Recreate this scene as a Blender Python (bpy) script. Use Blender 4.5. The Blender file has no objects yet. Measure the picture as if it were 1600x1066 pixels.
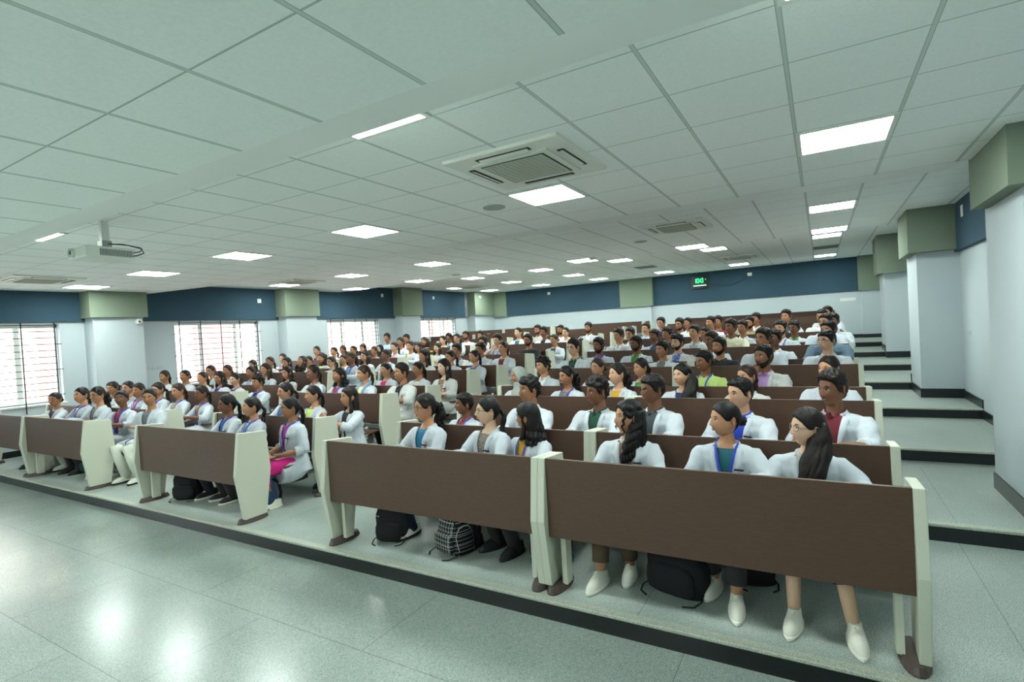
import bpy, bmesh, math, random
import numpy as np
from mathutils import Vector, Matrix, noise
from mathutils.bvhtree import BVHTree
PI = math.pi
random.seed(7)
SC = bpy.context.scene
COL = SC.collection
# ------------------------------------------------------------------ camera, view, world
CAMLOC = Vector((0.0, -3.12, 1.813)); YAW, PITCH, ROLL = 0.528, -0.019, -0.057
F_ = Vector((-math.sin(YAW)*math.cos(PITCH), math.cos(YAW)*math.cos(PITCH), math.sin(PITCH)))
R_ = F_.cross(Vector((0,0,1))).normalized(); U_ = R_.cross(F_)
R2 = R_*math.cos(ROLL) + U_*math.sin(ROLL); U2 = -R_*math.sin(ROLL) + U_*math.cos(ROLL)
cd = bpy.data.cameras.new('camera'); cam = bpy.data.objects.new('camera', cd); COL.objects.link(cam)
m = Matrix((R2, U2, -F_)).transposed().to_4x4(); m.translation = CAMLOC
cam.matrix_world = m
cd.sensor_width = 36.0; cd.lens = 828.0/1600*36; cd.clip_start = 0.05; cd.clip_end = 200
SC.camera = cam
SC.view_settings.view_transform = 'Standard'; SC.view_settings.look = 'None'
SC.view_settings.gamma = 1; SC.view_settings.use_curve_mapping = False
SC.view_settings.exposure = 0.92
wd = bpy.data.worlds.new('daylight'); SC.world = wd; wd.use_nodes = True
bg = wd.node_tree.nodes['Background']; bg.inputs[0].default_value = (0.93, 0.97, 1.0, 1); bg.inputs[1].default_value = 5.0
LIGHT_E = 27.0

# ------------------------------------------------------------------ materials
def lin(c):
    if isinstance(c, str): c = [int(c[i:i+2], 16)/255 for i in (0, 2, 4)]
    return tuple((x/12.92 if x <= .04045 else ((x+.055)/1.055)**2.4) for x in c[:3]) + (1,)
MATS = {}
def mat(name, col='808080', rough=.5, metal=0, spec=.5, bump=0, bscale=200, bdet=2, emis=None, es=0, stretch=None, var=0, vscale=3, sheen=0, coat=0, trans=0, sss=0):
    if name in MATS: return MATS[name]
    M = bpy.data.materials.new(name); M.use_nodes = True; nt = M.node_tree; N = nt.nodes; L = nt.links
    b = N['Principled BSDF']; b.inputs['Base Color'].default_value = lin(col); b.inputs['Roughness'].default_value = rough
    b.inputs['Metallic'].default_value = metal; b.inputs['Specular IOR Level'].default_value = spec
    if coat: b.inputs['Coat Weight'].default_value = coat
    if sheen: b.inputs['Sheen Weight'].default_value = sheen
    if sss:
        b.inputs['Subsurface Weight'].default_value = sss; b.inputs['Subsurface Radius'].default_value = (.01, .004, .002)
    if emis: b.inputs['Emission Color'].default_value = lin(emis); b.inputs['Emission Strength'].default_value = es
    tc = N.new('ShaderNodeTexCoord'); src = tc.outputs['Object']
    if stretch:
        mp = N.new('ShaderNodeMapping'); mp.inputs['Scale'].default_value = stretch; L.new(src, mp.inputs[0]); src = mp.outputs[0]
    if bump:
        n = N.new('ShaderNodeTexNoise'); n.inputs['Scale'].default_value = bscale; n.inputs['Detail'].default_value = bdet; L.new(src, n.inputs[0])
        bp = N.new('ShaderNodeBump'); bp.inputs['Strength'].default_value = bump; bp.inputs['Distance'].default_value = .01
        L.new(n.outputs[0], bp.inputs['Height']); L.new(bp.outputs[0], b.inputs['Normal'])
    if var:
        n = N.new('ShaderNodeTexNoise'); n.inputs['Scale'].default_value = vscale; n.inputs['Detail'].default_value = 4; L.new(src, n.inputs[0])
        r = N.new('ShaderNodeValToRGB'); c = lin(col)
        r.color_ramp.elements[0].position = .3; r.color_ramp.elements[1].position = .7
        r.color_ramp.elements[0].color = tuple(x*(1-var) for x in c[:3]) + (1,); r.color_ramp.elements[1].color = tuple(min(1, x*(1+var)) for x in c[:3]) + (1,)
        L.new(n.outputs[0], r.inputs[0]); L.new(r.outputs[0], b.inputs['Base Color'])
    MATS[name] = M; return M

def granite(name, base, dark, light, rough, slab=None, seam='3c4a46', scale=260, off=(0, 0)):
    M = mat(name, base, rough); nt = M.node_tree; N = nt.nodes; L = nt.links; b = N['Principled BSDF']
    tc = N.new('ShaderNodeTexCoord')
    n = N.new('ShaderNodeTexNoise'); n.inputs['Scale'].default_value = scale; n.inputs['Detail'].default_value = 3; L.new(tc.outputs['Object'], n.inputs[0])
    r = N.new('ShaderNodeValToRGB'); e = r.color_ramp.elements
    e[0].position = .34; e[0].color = lin(dark); e[1].position = .66; e[1].color = lin(light)
    k = e.new(.5); k.color = lin(base); L.new(n.outputs[0], r.inputs[0])
    n2 = N.new('ShaderNodeTexNoise'); n2.inputs['Scale'].default_value = 1.6; n2.inputs['Detail'].default_value = 5; L.new(tc.outputs['Object'], n2.inputs[0])
    mx = N.new('ShaderNodeMix'); mx.data_type = 'RGBA'; mx.blend_type = 'MULTIPLY'; mx.inputs[0].default_value = .30
    L.new(r.outputs[0], mx.inputs[6]); L.new(n2.outputs[0], mx.inputs[7]); out = mx.outputs[2]
    if slab:
        mp = N.new('ShaderNodeMapping'); mp.inputs['Location'].default_value = (off[0], off[1], 0); L.new(tc.outputs['Object'], mp.inputs[0])
        bt = N.new('ShaderNodeTexBrick'); bt.offset = .45; bt.inputs['Scale'].default_value = 1
        bt.inputs['Brick Width'].default_value = slab[0]; bt.inputs['Row Height'].default_value = slab[1]
        bt.inputs['Mortar Size'].default_value = .0022; bt.inputs['Mortar Smooth'].default_value = 0; bt.inputs['Bias'].default_value = 0
        bt.inputs['Color1'].default_value = (.90, .92, .92, 1); bt.inputs['Color2'].default_value = (1, 1, 1, 1); bt.inputs['Mortar'].default_value = (.42, .46, .45, 1)
        L.new(mp.outputs[0], bt.inputs[0])
        m2 = N.new('ShaderNodeMix'); m2.data_type = 'RGBA'; m2.blend_type = 'MULTIPLY'; m2.inputs[0].default_value = 1
        L.new(out, m2.inputs[6]); L.new(bt.outputs[0], m2.inputs[7]); out = m2.outputs[2]
    L.new(out, b.inputs['Base Color'])
    n3 = N.new('ShaderNodeTexNoise'); n3.inputs['Scale'].default_value = 2.3; n3.inputs['Detail'].default_value = 6; L.new(tc.outputs['Object'], n3.inputs[0])
    mr = N.new('ShaderNodeMapRange'); mr.inputs[3].default_value = rough*.9; mr.inputs[4].default_value = rough*1.12; L.new(n3.outputs[0], mr.inputs[0]); L.new(mr.outputs[0], b.inputs['Roughness'])
    return M

def ceiling_mat(name, x0, y0):
    M = mat(name, 'f4faf7', .9); nt = M.node_tree; N = nt.nodes; L = nt.links; b = N['Principled BSDF']
    tc = N.new('ShaderNodeTexCoord'); sp = N.new('ShaderNodeSeparateXYZ'); L.new(tc.outputs['Object'], sp.inputs[0])
    def band(out, o, half):
        a = N.new('ShaderNodeMath'); a.operation = 'SUBTRACT'; L.new(out, a.inputs[0]); a.inputs[1].default_value = o
        p = N.new('ShaderNodeMath'); p.operation = 'PINGPONG'; L.new(a.outputs[0], p.inputs[0]); p.inputs[1].default_value = .3
        l = N.new('ShaderNodeMath'); l.operation = 'LESS_THAN'; L.new(p.outputs[0], l.inputs[0]); l.inputs[1].default_value = half
        return l.outputs[0]
    bx_ = band(sp.outputs[0], x0, .012); bx2 = band(sp.outputs[0], x0, .0085); by = band(sp.outputs[1], y0, .0045)
    n = N.new('ShaderNodeTexNoise'); n.inputs['Scale'].default_value = 60; n.inputs['Detail'].default_value = 4; L.new(tc.outputs['Object'], n.inputs[0])
    r = N.new('ShaderNodeValToRGB'); e = r.color_ramp.elements; e[0].position = .3; e[1].position = .7; e[0].color = lin('eef6f2'); e[1].color = lin('f6fbf9'); L.new(n.outputs[0], r.inputs[0])
    cur = r.outputs[0]
    for f, c in ((by, 'b3c0ba'), (bx_, 'a3b0aa'), (bx2, 'cad6d0')):
        mx = N.new('ShaderNodeMix'); mx.data_type = 'RGBA'; L.new(f, mx.inputs[0]); L.new(cur, mx.inputs[6]); mx.inputs[7].default_value = lin(c); cur = mx.outputs[2]
    L.new(cur, b.inputs['Base Color'])
    return M

def weave(name, col):
    M = mat(name, col, .95, bump=.35, bscale=420, bdet=1, var=.12, vscale=300); return M

def laminate():
    M = mat('walnut_laminate', '5c4438', .46, spec=.4); nt = M.node_tree; N = nt.nodes; L = nt.links; b = N['Principled BSDF']
    tc = N.new('ShaderNodeTexCoord'); mp = N.new('ShaderNodeMapping'); mp.inputs['Scale'].default_value = (6, 40, 40); L.new(tc.outputs['Object'], mp.inputs[0])
    n = N.new('ShaderNodeTexNoise'); n.inputs['Scale'].default_value = 4; n.inputs['Detail'].default_value = 6; L.new(mp.outputs[0], n.inputs[0])
    r = N.new('ShaderNodeValToRGB'); e = r.color_ramp.elements; e[0].position = .3; e[1].position = .75; e[0].color = lin('4f3a2e'); e[1].color = lin('5b4335'); L.new(n.outputs[0], r.inputs[0]); L.new(r.outputs[0], b.inputs['Base Color'])
    return M

def print_mat(name, cols, scale, kind='v'):
    M = mat(name, cols[0], .85); nt = M.node_tree; N = nt.nodes; L = nt.links; b = N['Principled BSDF']; tc = N.new('ShaderNodeTexCoord')
    if kind == 'v': t = N.new('ShaderNodeTexVoronoi'); t.inputs['Scale'].default_value = scale; L.new(tc.outputs['Object'], t.inputs[0]); o = t.outputs['Distance']
    else: t = N.new('ShaderNodeTexChecker'); t.inputs['Scale'].default_value = scale; L.new(tc.outputs['Object'], t.inputs[0]); o = t.outputs[1]
    r = N.new('ShaderNodeValToRGB'); r.color_ramp.interpolation = 'CONSTANT'; e = r.color_ramp.elements; e[0].color = lin(cols[0]); e[1].position = .35; e[1].color = lin(cols[1])
    if len(cols) > 2: k = e.new(.6); k.color = lin(cols[2])
    L.new(o, r.inputs[0]); L.new(r.outputs[0], b.inputs['Base Color']); return M

def plaid(name, base, line, per, w):
    M = mat(name, base, .85); nt = M.node_tree; N = nt.nodes; L = nt.links; b = N['Principled BSDF']; tc = N.new('ShaderNodeTexCoord'); sp = N.new('ShaderNodeSeparateXYZ'); L.new(tc.outputs['Object'], sp.inputs[0])
    o = []
    for i, k in ((0, 1.0), (2, 1.0), (0, .37), (2, .37)):
        p = N.new('ShaderNodeMath'); p.operation = 'PINGPONG'; p.inputs[1].default_value = per*k; L.new(sp.outputs[i], p.inputs[0])
        l = N.new('ShaderNodeMath'); l.operation = 'LESS_THAN'; l.inputs[1].default_value = w; L.new(p.outputs[0], l.inputs[0]); o.append(l.outputs[0])
    a = o[0]
    for x in o[1:]:
        q = N.new('ShaderNodeMath'); q.operation = 'MAXIMUM'; L.new(a, q.inputs[0]); L.new(x, q.inputs[1]); a = q.outputs[0]
    mx = N.new('ShaderNodeMix'); mx.data_type = 'RGBA'; L.new(a, mx.inputs[0]); mx.inputs[6].default_value = lin(base); mx.inputs[7].default_value = lin(line); L.new(mx.outputs[2], b.inputs['Base Color']); return M

def glass_mat():
    M = bpy.data.materials.new('window_glass'); M.use_nodes = True; nt = M.node_tree; N = nt.nodes; L = nt.links
    N.remove(N['Principled BSDF']); t = N.new('ShaderNodeBsdfTransparent'); g = N.new('ShaderNodeBsdfGlossy'); g.inputs['Roughness'].default_value = .02
    mx = N.new('ShaderNodeMixShader'); mx.inputs[0].default_value = .05; L.new(t.outputs[0], mx.inputs[1]); L.new(g.outputs[0], mx.inputs[2]); L.new(mx.outputs[0], N['Material Output'].inputs[0]); return M

WHITE = mat('wall_paint', 'b8c4c8', .75, bump=.06, bscale=40)
GYPSUM = mat('gypsum_paint', 'eef5f1', .8)
CREAM = mat('cream_laminate', 'c6c9b8', .42, bump=.02, bscale=300)
BROWN = laminate()
PLASTIC = mat('brown_plastic', '4d403b', .45)
GREYM = mat('grey_metal', '9aa3a0', .4, .3)
BLUEF = weave('blue_acoustic_fabric', '344f5f')
GREENF = weave('sage_acoustic_fabric', '7c8a78')
BLACKG = granite('black_granite', '1a2226', '11181b', '2b3438', .28, (1.8, 5), scale=300)
FLOOR0 = granite('grey_granite_slabs', 'a6b2ab', '76857f', 'c6d0ca', .22, (1.80, .85), off=(5.36, .808), scale=260)
FLOOR1 = granite('flamed_granite', 'a9b5ae', '6b7973', 'd2dbd4', .38, (1.9, 3.9), off=(.2, .1), scale=210)
NOSE = granite('granite_nosing', 'b9c0b0', '8b9688', 'd8dccc', .5, None, scale=200)
DARK = mat('black_plastic', '111315', .4)
STEEL = mat('steel', 'b8bdbd', .3, .9)
IRON = mat('dark_painted_iron', '2c2628', .5, .3)
ALU = mat('white_aluminium_frame', 'dfe4e0', .45)
LED = mat('led_diffuser', 'ffffff', .5, emis='f4fff9', es=LIGHT_E)
OFFW = mat('off_white_plastic', 'e2e6dc', .4)
GLASS = glass_mat()

# ------------------------------------------------------------------ mesh builder
class MB:
    def __init__(s): s.v = []; s.f = []; s.m = []; s.n = 0
    def add(s, v, f, mi=0):
        v = np.asarray(v, float); s.v.append(v); s.f += [tuple(int(i)+s.n for i in q) for q in f]; s.m += [mi]*len(f); s.n += len(v); return s
    def box(s, lo, hi, mi=0):
        x0, y0, z0 = lo; x1, y1, z1 = hi
        v = [(x0,y0,z0),(x1,y0,z0),(x1,y1,z0),(x0,y1,z0),(x0,y0,z1),(x1,y0,z1),(x1,y1,z1),(x0,y1,z1)]
        return s.add(v, [(3,2,1,0),(4,5,6,7),(0,1,5,4),(1,2,6,5),(2,3,7,6),(3,0,4,7)], mi)
    def prism(s, prof, x0, x1, mi=0):       # prof = (y,z) outline extruded in x
        n = len(prof); v = [(x0, y, z) for y, z in prof] + [(x1, y, z) for y, z in prof]
        f = [tuple(range(n))[::-1], tuple(range(n, 2*n))] + [(i, (i+1) % n, n+(i+1) % n, n+i) for i in range(n)]
        return s.add(v, f, mi)
    def rings(s, R, mi=0, cap=True):
        R = np.asarray(R, float); n, k = R.shape[:2]; f = []
        for i in range(n-1):
            for j in range(k):
                a = i*k+j; b = i*k+(j+1) % k; f.append((a, b, b+k, a+k))
        if cap: f.append(tuple(range(k))[::-1]); f.append(tuple((n-1)*k+j for j in range(k)))
        return s.add(R.reshape(-1, 3), f, mi)
    def loft(s, secs, k=24, mi=0):          # secs: (cx,cy,z,rx,ry) horizontal ellipses
        t = np.arange(k)/k*2*PI
        return s.rings([np.c_[c[0]+c[3]*np.sin(t), c[1]-c[4]*np.cos(t), np.full(k, c[2])] for c in secs], mi)
    def tube(s, P, r, k=10, mi=0, flat=1.0, up=(0, 0, 1), gro=0):
        P = [Vector(p) for p in P]; n = len(P); r = [r]*n if not hasattr(r, '__len__') else r; R = []
        for i in range(n):
            d = (P[min(i+1, n-1)]-P[max(i-1, 0)]).normalized()
            if i == 0:
                u = Vector(up)
                if abs(d.dot(u)) > .95: u = Vector((0, 1, 0)) if abs(d.y) < .9 else Vector((1, 0, 0))
                a = d.cross(u).normalized()
            else: a = (a-d*a.dot(d)).normalized()
            b = a.cross(d)
            g = [1+gro*(math.sin(q*2*PI/k*5+i*.22)+.6*math.sin(q*2*PI/k*9-i*.31)) for q in range(k)]
            R.append([P[i]+a*(r[i]*g[q]*math.cos(q*2*PI/k))+b*(r[i]*g[q]*flat*math.sin(q*2*PI/k)) for q in range(k)])
        return s.rings(R, mi)
    def ell(s, c, r, k=12, h=8, mi=0, rot=None):
        R = []
        for i in range(h):
            p = PI*(i+.5)/h; R.append([(r[0]*math.sin(p)*math.cos(q*2*PI/k), r[1]*math.sin(p)*math.sin(q*2*PI/k), r[2]*math.cos(p)) for q in range(k)])
        A = np.array(R)
        if rot is not None: A = A @ np.array(rot.transposed())
        return s.rings((A+np.array(c))[:, ::-1], mi)
    def arr(s): return np.concatenate(s.v)
    def mesh(s, name, mats, smooth=False, auto=None):
        me = bpy.data.meshes.new(name); me.from_pydata(s.arr().tolist(), [], s.f)
        for q in mats: me.materials.append(q)
        me.polygons.foreach_set('material_index', s.m)
        if smooth: me.polygons.foreach_set('use_smooth', [True]*len(s.f))
        me.update()
        if auto: me.set_sharp_from_angle(angle=math.radians(auto))
        return me

def obj(name, me, parent=None, loc=(0, 0, 0), rot=(0, 0, 0), **p):
    o = bpy.data.objects.new(name, me); COL.objects.link(o); o.location = loc; o.rotation_euler = rot
    if parent is not None: o.parent = parent
    for k, v in p.items(): o[k] = v
    return o
def thing(name, label, cat, loc=(0, 0, 0), rz=0, group=None, me=None):
    o = obj(name, me, None, loc, (0, 0, rz)); o['label'] = label; o['category'] = cat
    if group: o['group'] = group
    return o
def struct(name, mb, mats, **k): return obj(name, mb.mesh(name, mats, **k), kind='structure')
def bevel(o, w=.004, seg=2):
    m = o.modifiers.new('bevel', 'BEVEL'); m.width = w; m.segments = seg; m.limit_method = 'ANGLE'; m.angle_limit = .6; return o
def baked(o, *mods):
    """apply modifiers given as (type, dict) and return the mesh"""
    for t, d in mods:
        m = o.modifiers.new(t, t)
        for k, v in d.items(): setattr(m, k, v)
    dg = bpy.context.evaluated_depsgraph_get(); me = bpy.data.meshes.new_from_object(o.evaluated_get(dg)); return me

# ------------------------------------------------------------------ the room
D, Y1, RISE, P_ = 2.053, 2.018, .138, .95
XL, XR, YB, YF = -13.0, 1.84, 17.09, -7.5
struct('floor', MB().box((XL-.2, YF, -.34), (XR+.2, .03, -.14)), [FLOOR0])
edges = [0.0] + [Y1 + D*k for k in range(7)]
for k, y in enumerate(edges):
    y2 = edges[k+1] if k < 7 else YB+.05; z = RISE*k; low = -.34
    b = MB().box((XL-.05, y+.012, low), (XR+.05, y2+.02 if k < 7 else y2, z-.004), 0)
    struct('floor.%03d' % (k+1), b, [FLOOR1]).location = (0, 0, .004)
    zb = (z-RISE if k else -.14)
    struct('trim_%d' % (k+1), MB().box((XL, y-.001, zb-.01), (XR, y+.013, z-.022)), [BLACKG])
    t = struct('trim_%d' % (k+20), MB().box((XL, y-.022, z-.024), (XR, y+.05, z+.0015)), [NOSE]); bevel(t, .008, 3)
# ceilings
HS = [(YF, -1.43, 2.81), (-.92, 3.0, 3.09), (4.45, 8.50, 3.32), (8.52, YB, 3.55)]
CEIL = ceiling_mat('ceiling_tiles', -.1, -.03); CEILA = ceiling_mat('ceiling_tiles_front', -.12, -2.02)
for i, (a, b, z) in enumerate(HS):
    struct('ceiling' if i == 0 else 'ceiling.%03d' % i, MB().box((XL, a, z), (XR, b, z+.03)), [CEILA if i == 0 else CEIL])
def slope(name, pr, mt=GYPSUM): struct(name, MB().prism(pr, XL, XR), [mt])
slope('ceiling.010', [(-1.43, 2.81), (-.92, 2.97), (-.92, 3.12), (-1.43, 2.86)])
slope('ceiling.011', [(3.0, 3.09), (4.45, 3.32), (4.45, 3.37), (3.0, 3.14)])
slope('ceiling.012', [(8.49, 3.32), (8.52, 3.32), (8.52, 3.58), (8.49, 3.58)])
def room_z(y):
    if y < -1.43: return 2.81
    if y < -.92: return 2.81+(y+1.43)/.51*.16
    if y < 3: return 3.09
    if y < 4.45: return 3.09+(y-3)/1.45*.23
    return 3.32 if y < 8.5 else 3.55
# walls
WIN = [(-5.2, -3.0, .92, 2.46), (-.75, 1.45, .92, 2.46), (3.61, 5.78, 1.0, 2.46), (8.05, 10.22, 1.25, 2.46), (12.43, 14.63, 1.72, 2.46)]  # first window is out of view, added for its reflection on the floor
b = MB(); y = YF
for (a, c, z0, z1) in WIN:
    b.box((XL-.25, y, -.35), (XL, a, 3.62)); b.box((XL-.25, a, -.35), (XL, c, z0)); b.box((XL-.25, a, z1), (XL, c, 3.62)); y = c
b.box((XL-.25, y, -.35), (XL, YB, 3.62)); struct('wall_left', b, [WHITE])
struct('wall_back', MB().box((XL-.25, YB, -.35), (XR+.25, YB+.2, 3.62)), [WHITE])
struct('wall_right', MB().box((XR, YF, -.35), (XR+.2, YB, 3.62)), [WHITE])
struct('wall_front', MB().box((XL-.25, YF-.2, -.35), (XR+.25, YF, 3.62)), [WHITE])
COLS_L = [(-2.8, -1.8), (1.86, 2.77), (6.33, 7.33), (11.0, 11.95), (15.5, YB)]
COLS_R = [(2.17, 3.2), (7.18, 8.2), (12.0, 13.1)]
n = 40
for (a, c) in COLS_L: struct('wall_column', MB().box((XL-.05, a, -.3), (-12.6, c, 3.6)), [WHITE]); n += 1
for (a, c) in COLS_R: struct('wall_column', MB().box((1.32, a, -.3), (XR+.05, c, 3.6)), [WHITE]); n += 1
struct('wall_column', MB().box((1.16, 16.93, -.3), (XR, YB+.05, 3.6)), [WHITE])
struct('wall_column', MB().box((-6.62, 16.95, -.3), (-5.52, YB+.05, 3.6)), [WHITE])
# fabric wall panels under the ceiling
def panel_run(name, prof_y, x0, x1, z0, mt):
    b = MB()
    ys = [prof_y[0]] + [q for q in (-1.43, -.92, 3.0, 4.45, 8.49, 8.51) if prof_y[0] < q < prof_y[1]] + [prof_y[1]]
    for a, c in zip(ys, ys[1:]):
        b.prism([(a, z0), (c, z0), (c, room_z(c-1e-3)+.01), (a, room_z(a+1e-3)+.01)], x0, x1)
    struct(name, b, [mt])
n = 50
for a, c in [(YF, -2.8), (-1.8, 1.86), (2.77, 6.33), (7.33, 11.0), (11.95, 15.5)]:
    panel_run('trim_%d' % n, (a, c), XL, -12.94, 2.5, BLUEF); n += 1
for (a, c) in COLS_L: panel_run('trim_%d' % n, (a-.07, min(c+.07, YB)), XL, -12.52, 2.56, GREENF); n += 1
for a, c in [(YF, 2.17), (3.2, 7.18), (8.2, 12.0), (13.1, 16.9)]:
    panel_run('trim_%d' % n, (a, c), 1.78, XR, 2.62, BLUEF); n += 1
for (a, c) in COLS_R: panel_run('trim_%d' % n, (a-.17, c-.1), 1.2, XR, 2.655, GREENF); n += 1
for (a, c, mt, yy) in [(-11.9, -6.7, BLUEF, 17.04), (-5.44, 1.08, BLUEF, 17.04), (-6.70, -5.44, GREENF, 16.87), (1.08, XR, GREENF, 16.85), (-12.6, -11.9, GREENF, 16.95)]:
    struct('trim_%d' % n, MB().box((a, yy, 2.47), (c, YB, 3.57)), [mt]); n += 1
# skirtings of black granite, stepping with the tiers
def skirt(name, pts, off):
    pass
n = 80
def tier_z(y): return -.14 if y < 0 else RISE*max(0, int((y-Y1)//D)+1 if y >= Y1 else 0)
def skirt_y(x, a, c, side, h=.115):
    global n
    ys = [a] + [e for e in edges if a < e < c] + [c]; b = MB()
    for p, q in zip(ys, ys[1:]):
        z = tier_z((p+q)/2); b.box((min(x, x+side*.014), p, z-.01), (max(x, x+side*.014), q, z+h))
    struct('baseboard_%d' % n, b, [BLACKG]); n += 1
def skirt_x(y, x0, x1, z, h=.115):
    global n
    struct('baseboard_%d' % n, MB().box((x0, y-.014, z-.01), (x1, y, z+h)), [BLACKG]); n += 1
for a, c in [(YF, 2.17), (3.2, 7.18), (8.2, 12), (13.1, 16.93)]: skirt_y(XR, a, c, -1, .12)
for a, c in COLS_R: skirt_y(1.32, a, c, -1, .14); skirt_x(a, 1.306, XR, tier_z(a), .14)
skirt_x(16.93, 1.15, XR, RISE*7); skirt_x(YB, -12.6, 1.16, RISE*7)
for a, c in [(YF, -2.8), (-1.8, 1.86), (2.77, 6.33), (7.33, 11), (11.95, 15.5)]: skirt_y(XL, a, c, 1)
for a, c in COLS_L: skirt_y(-12.6, a, c, 1); skirt_x(a, XL, -12.586, tier_z(a))
# windows: frame, mullions, panes, sill and the iron rods in front
for i, (a, c, z0, z1) in enumerate(WIN):
    w = obj('window_%d' % (i+1), None, kind='structure')
    fr = MB(); x0, x1 = XL-.20, XL-.13
    for (p, q, r, s) in [(a, a+.06, z0, z1), (c-.06, c, z0, z1), (a, c, z0, z0+.06), (a, c, z1-.07, z1)]: fr.box((x0, p, r), (x1, q, s))
    for yy in (a+.66, c-.62): fr.box((x0+.01, yy-.045, z0+.06), (x1-.01, yy+.045, z1-.07))
    bevel(obj('window_frame', fr.mesh('window_frame', [ALU]), w), .004)
    obj('window_pane', MB().box((XL-.17, a+.05, z0+.05), (XL-.166, c-.05, z1-.06)).mesh('window_pane', [GLASS]), w)
    bevel(obj('window_sill', MB().box((XL-.12, a-.04, z0-.03), (XL+.04, c+.04, z0+.005)).mesh('window_sill', [ALU]), w), .006)
    g = MB(); nz = max(3, int((z1-z0)/.115)); xg = XL+.05
    for k in range(nz):
        z = z0+.03+(z1-z0-.05)*k/(nz-1)
        ext = .10 if k % 4 == 1 else .0
        g.tube([(xg, a+.08-ext, z), (xg, c-.10+ext, z)], .0080, 6)
        if ext: g.tube([(XL, a+.08-ext, z), (xg, a+.08-ext, z)], .0080, 6); g.tube([(XL, c-.1+ext, z), (xg, c-.10+ext, z)], .0080, 6)
    for k in range(5):
        yy = a+.08+(c-a-.18)*k/4; g.tube([(xg+.008, yy, z0-.16), (xg+.008, yy, z1+.03)], .011, 6)
    obj('window_grille', g.mesh('window_grille', [IRON]), w)
# the neighbouring building and courtyard seen through the panes
PINK = mat('pink_render', 'c58f88', .9); PALE = mat('pale_render', 'ded6cc', .9)
e = thing('building', 'pink and cream rendered building across the yard outside the windows', 'building', (-19.5, 0, 0))
obj('wall', MB().box((-3, 2, -3), (0, 30, 9)).mesh('wall', [PALE]), e)
for yy in (3.2, 7.6, 12.2, 16.4, 21): obj('pilaster', MB().box((0, yy, -3), (.35, yy+1.3, 9)).mesh('pilaster', [PINK]), e)
struct('ground', MB().box((-30, -20, -3.1), (XL-.3, 34, -3)), [mat('yard_ground', 'b9b4a8', .9)])
# ------------------------------------------------------------------ lecture benches
ROWY = [.11 + D*(i//2) + P_*(i % 2) for i in range(16)]
ROWZ = [RISE*(i//2) for i in range(16)]
ORD = 'front second third fourth fifth sixth seventh eighth ninth tenth eleventh twelfth thirteenth fourteenth fifteenth last'.split()
SECT = [('section beside the stairs', -1.716, .41), ('section next to the stair section', -3.885, -1.716), ('middle section between two aisles', -7.20, -5.12), ('section across the aisle toward the windows', -10.60, -8.53), ('section against the window wall', -12.60, -10.60)]
PROF = [(-.020, .0), (.225, .0), (.30, .46), (.268, .862), (-.035, .887), (-.09, .46)]   # relative to the panel plane, above foot (.045)
def end_panel_mesh():
    b = MB().prism([(y, z+.045) for y, z in PROF], -.0265, .0265); return b.mesh('end_panel', [CREAM])
def foot_mesh():
    b = MB(); t = np.arange(20)/20*2*PI
    b.rings([np.c_[.06*s*np.cos(t), .10+.17*s2*np.sin(t), np.full(20, z)] for z, s, s2 in ((0, 1.15, 1), (.012, 1.15, 1), (.045, .95, .9))]); return b.mesh('foot', [PLASTIC])
END, FOOT = end_panel_mesh(), foot_mesh()
POST = MB().box((-.018, .05, .04), (.018, .14, .52)).mesh('leg', [CREAM])
SEATM = None
def bench_meshes(w):
    fp = MB().box((-w/2+.053, -.028, .39), (w/2-.053, -.003, .93)).mesh('front_panel', [BROWN])
    bk = MB().box((-w/2+.053, -.012, .53), (w/2-.053, .013, .925)).mesh('front_panel', [BROWN])
    tp = MB().prism([(.0, .765), (.30, .735), (.30, .755), (.0, .785)], -w/2+.053, w/2-.053).mesh('writing_top', [BROWN])
    rail = MB().box((-w/2+.053, .02, .44), (w/2-.053, .07, .50)).mesh('rail', [GREYM])
    sw = (w-.106)/3-.04
    st = MB().box((-sw/2, -.43, .425), (sw/2, -.06, .45)).mesh('seat', [BROWN])
    br = MB().prism([(-.36, .40), (-.02, .36), (.03, .44), (.03, .48), (-.02, .42), (-.36, .425)], -.02, .02).mesh('bracket', [GREYM])
    return fp, bk, tp, rail, st, br
for si, (sname, xa, xb) in enumerate(SECT):
    w = xb-xa; fp, bk, tp, rail, st, br = bench_meshes(w)
    for i in range(16):
        t = thing('lecture_bench', 'brown bench desk with cream ends, %s row, %s' % (ORD[i], sname), 'bench', ((xa+xb)/2, ROWY[i], ROWZ[i]), 0, 'lecture hall bench desks')
        front = obj('front_panel', fp if i == 0 else bk, t)
        if i < 2: bevel(front, .003)
        obj('writing_top', tp, t)
        if i == 0: obj('rail', rail, t)
        else:
            obj('rail', rail, t)
            for k in (-1, 0, 1):
                sx = k*(w-.106)/3; s_ = obj('seat', st, t, (sx, 0, 0))
                if i < 3: bevel(s_, .01, 3)
                obj('bracket', br, s_)
        for s in (-1, 1):
            ep = obj('end_panel', END, t, (s*(w/2-.0265), 0, 0))
            if i < 5: bevel(ep, .005)
            obj('leg', POST, t, (s*(w/2-.12), 0, 0)); obj('foot', FOOT, t, (s*(w/2-.06), 0, 0))

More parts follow.
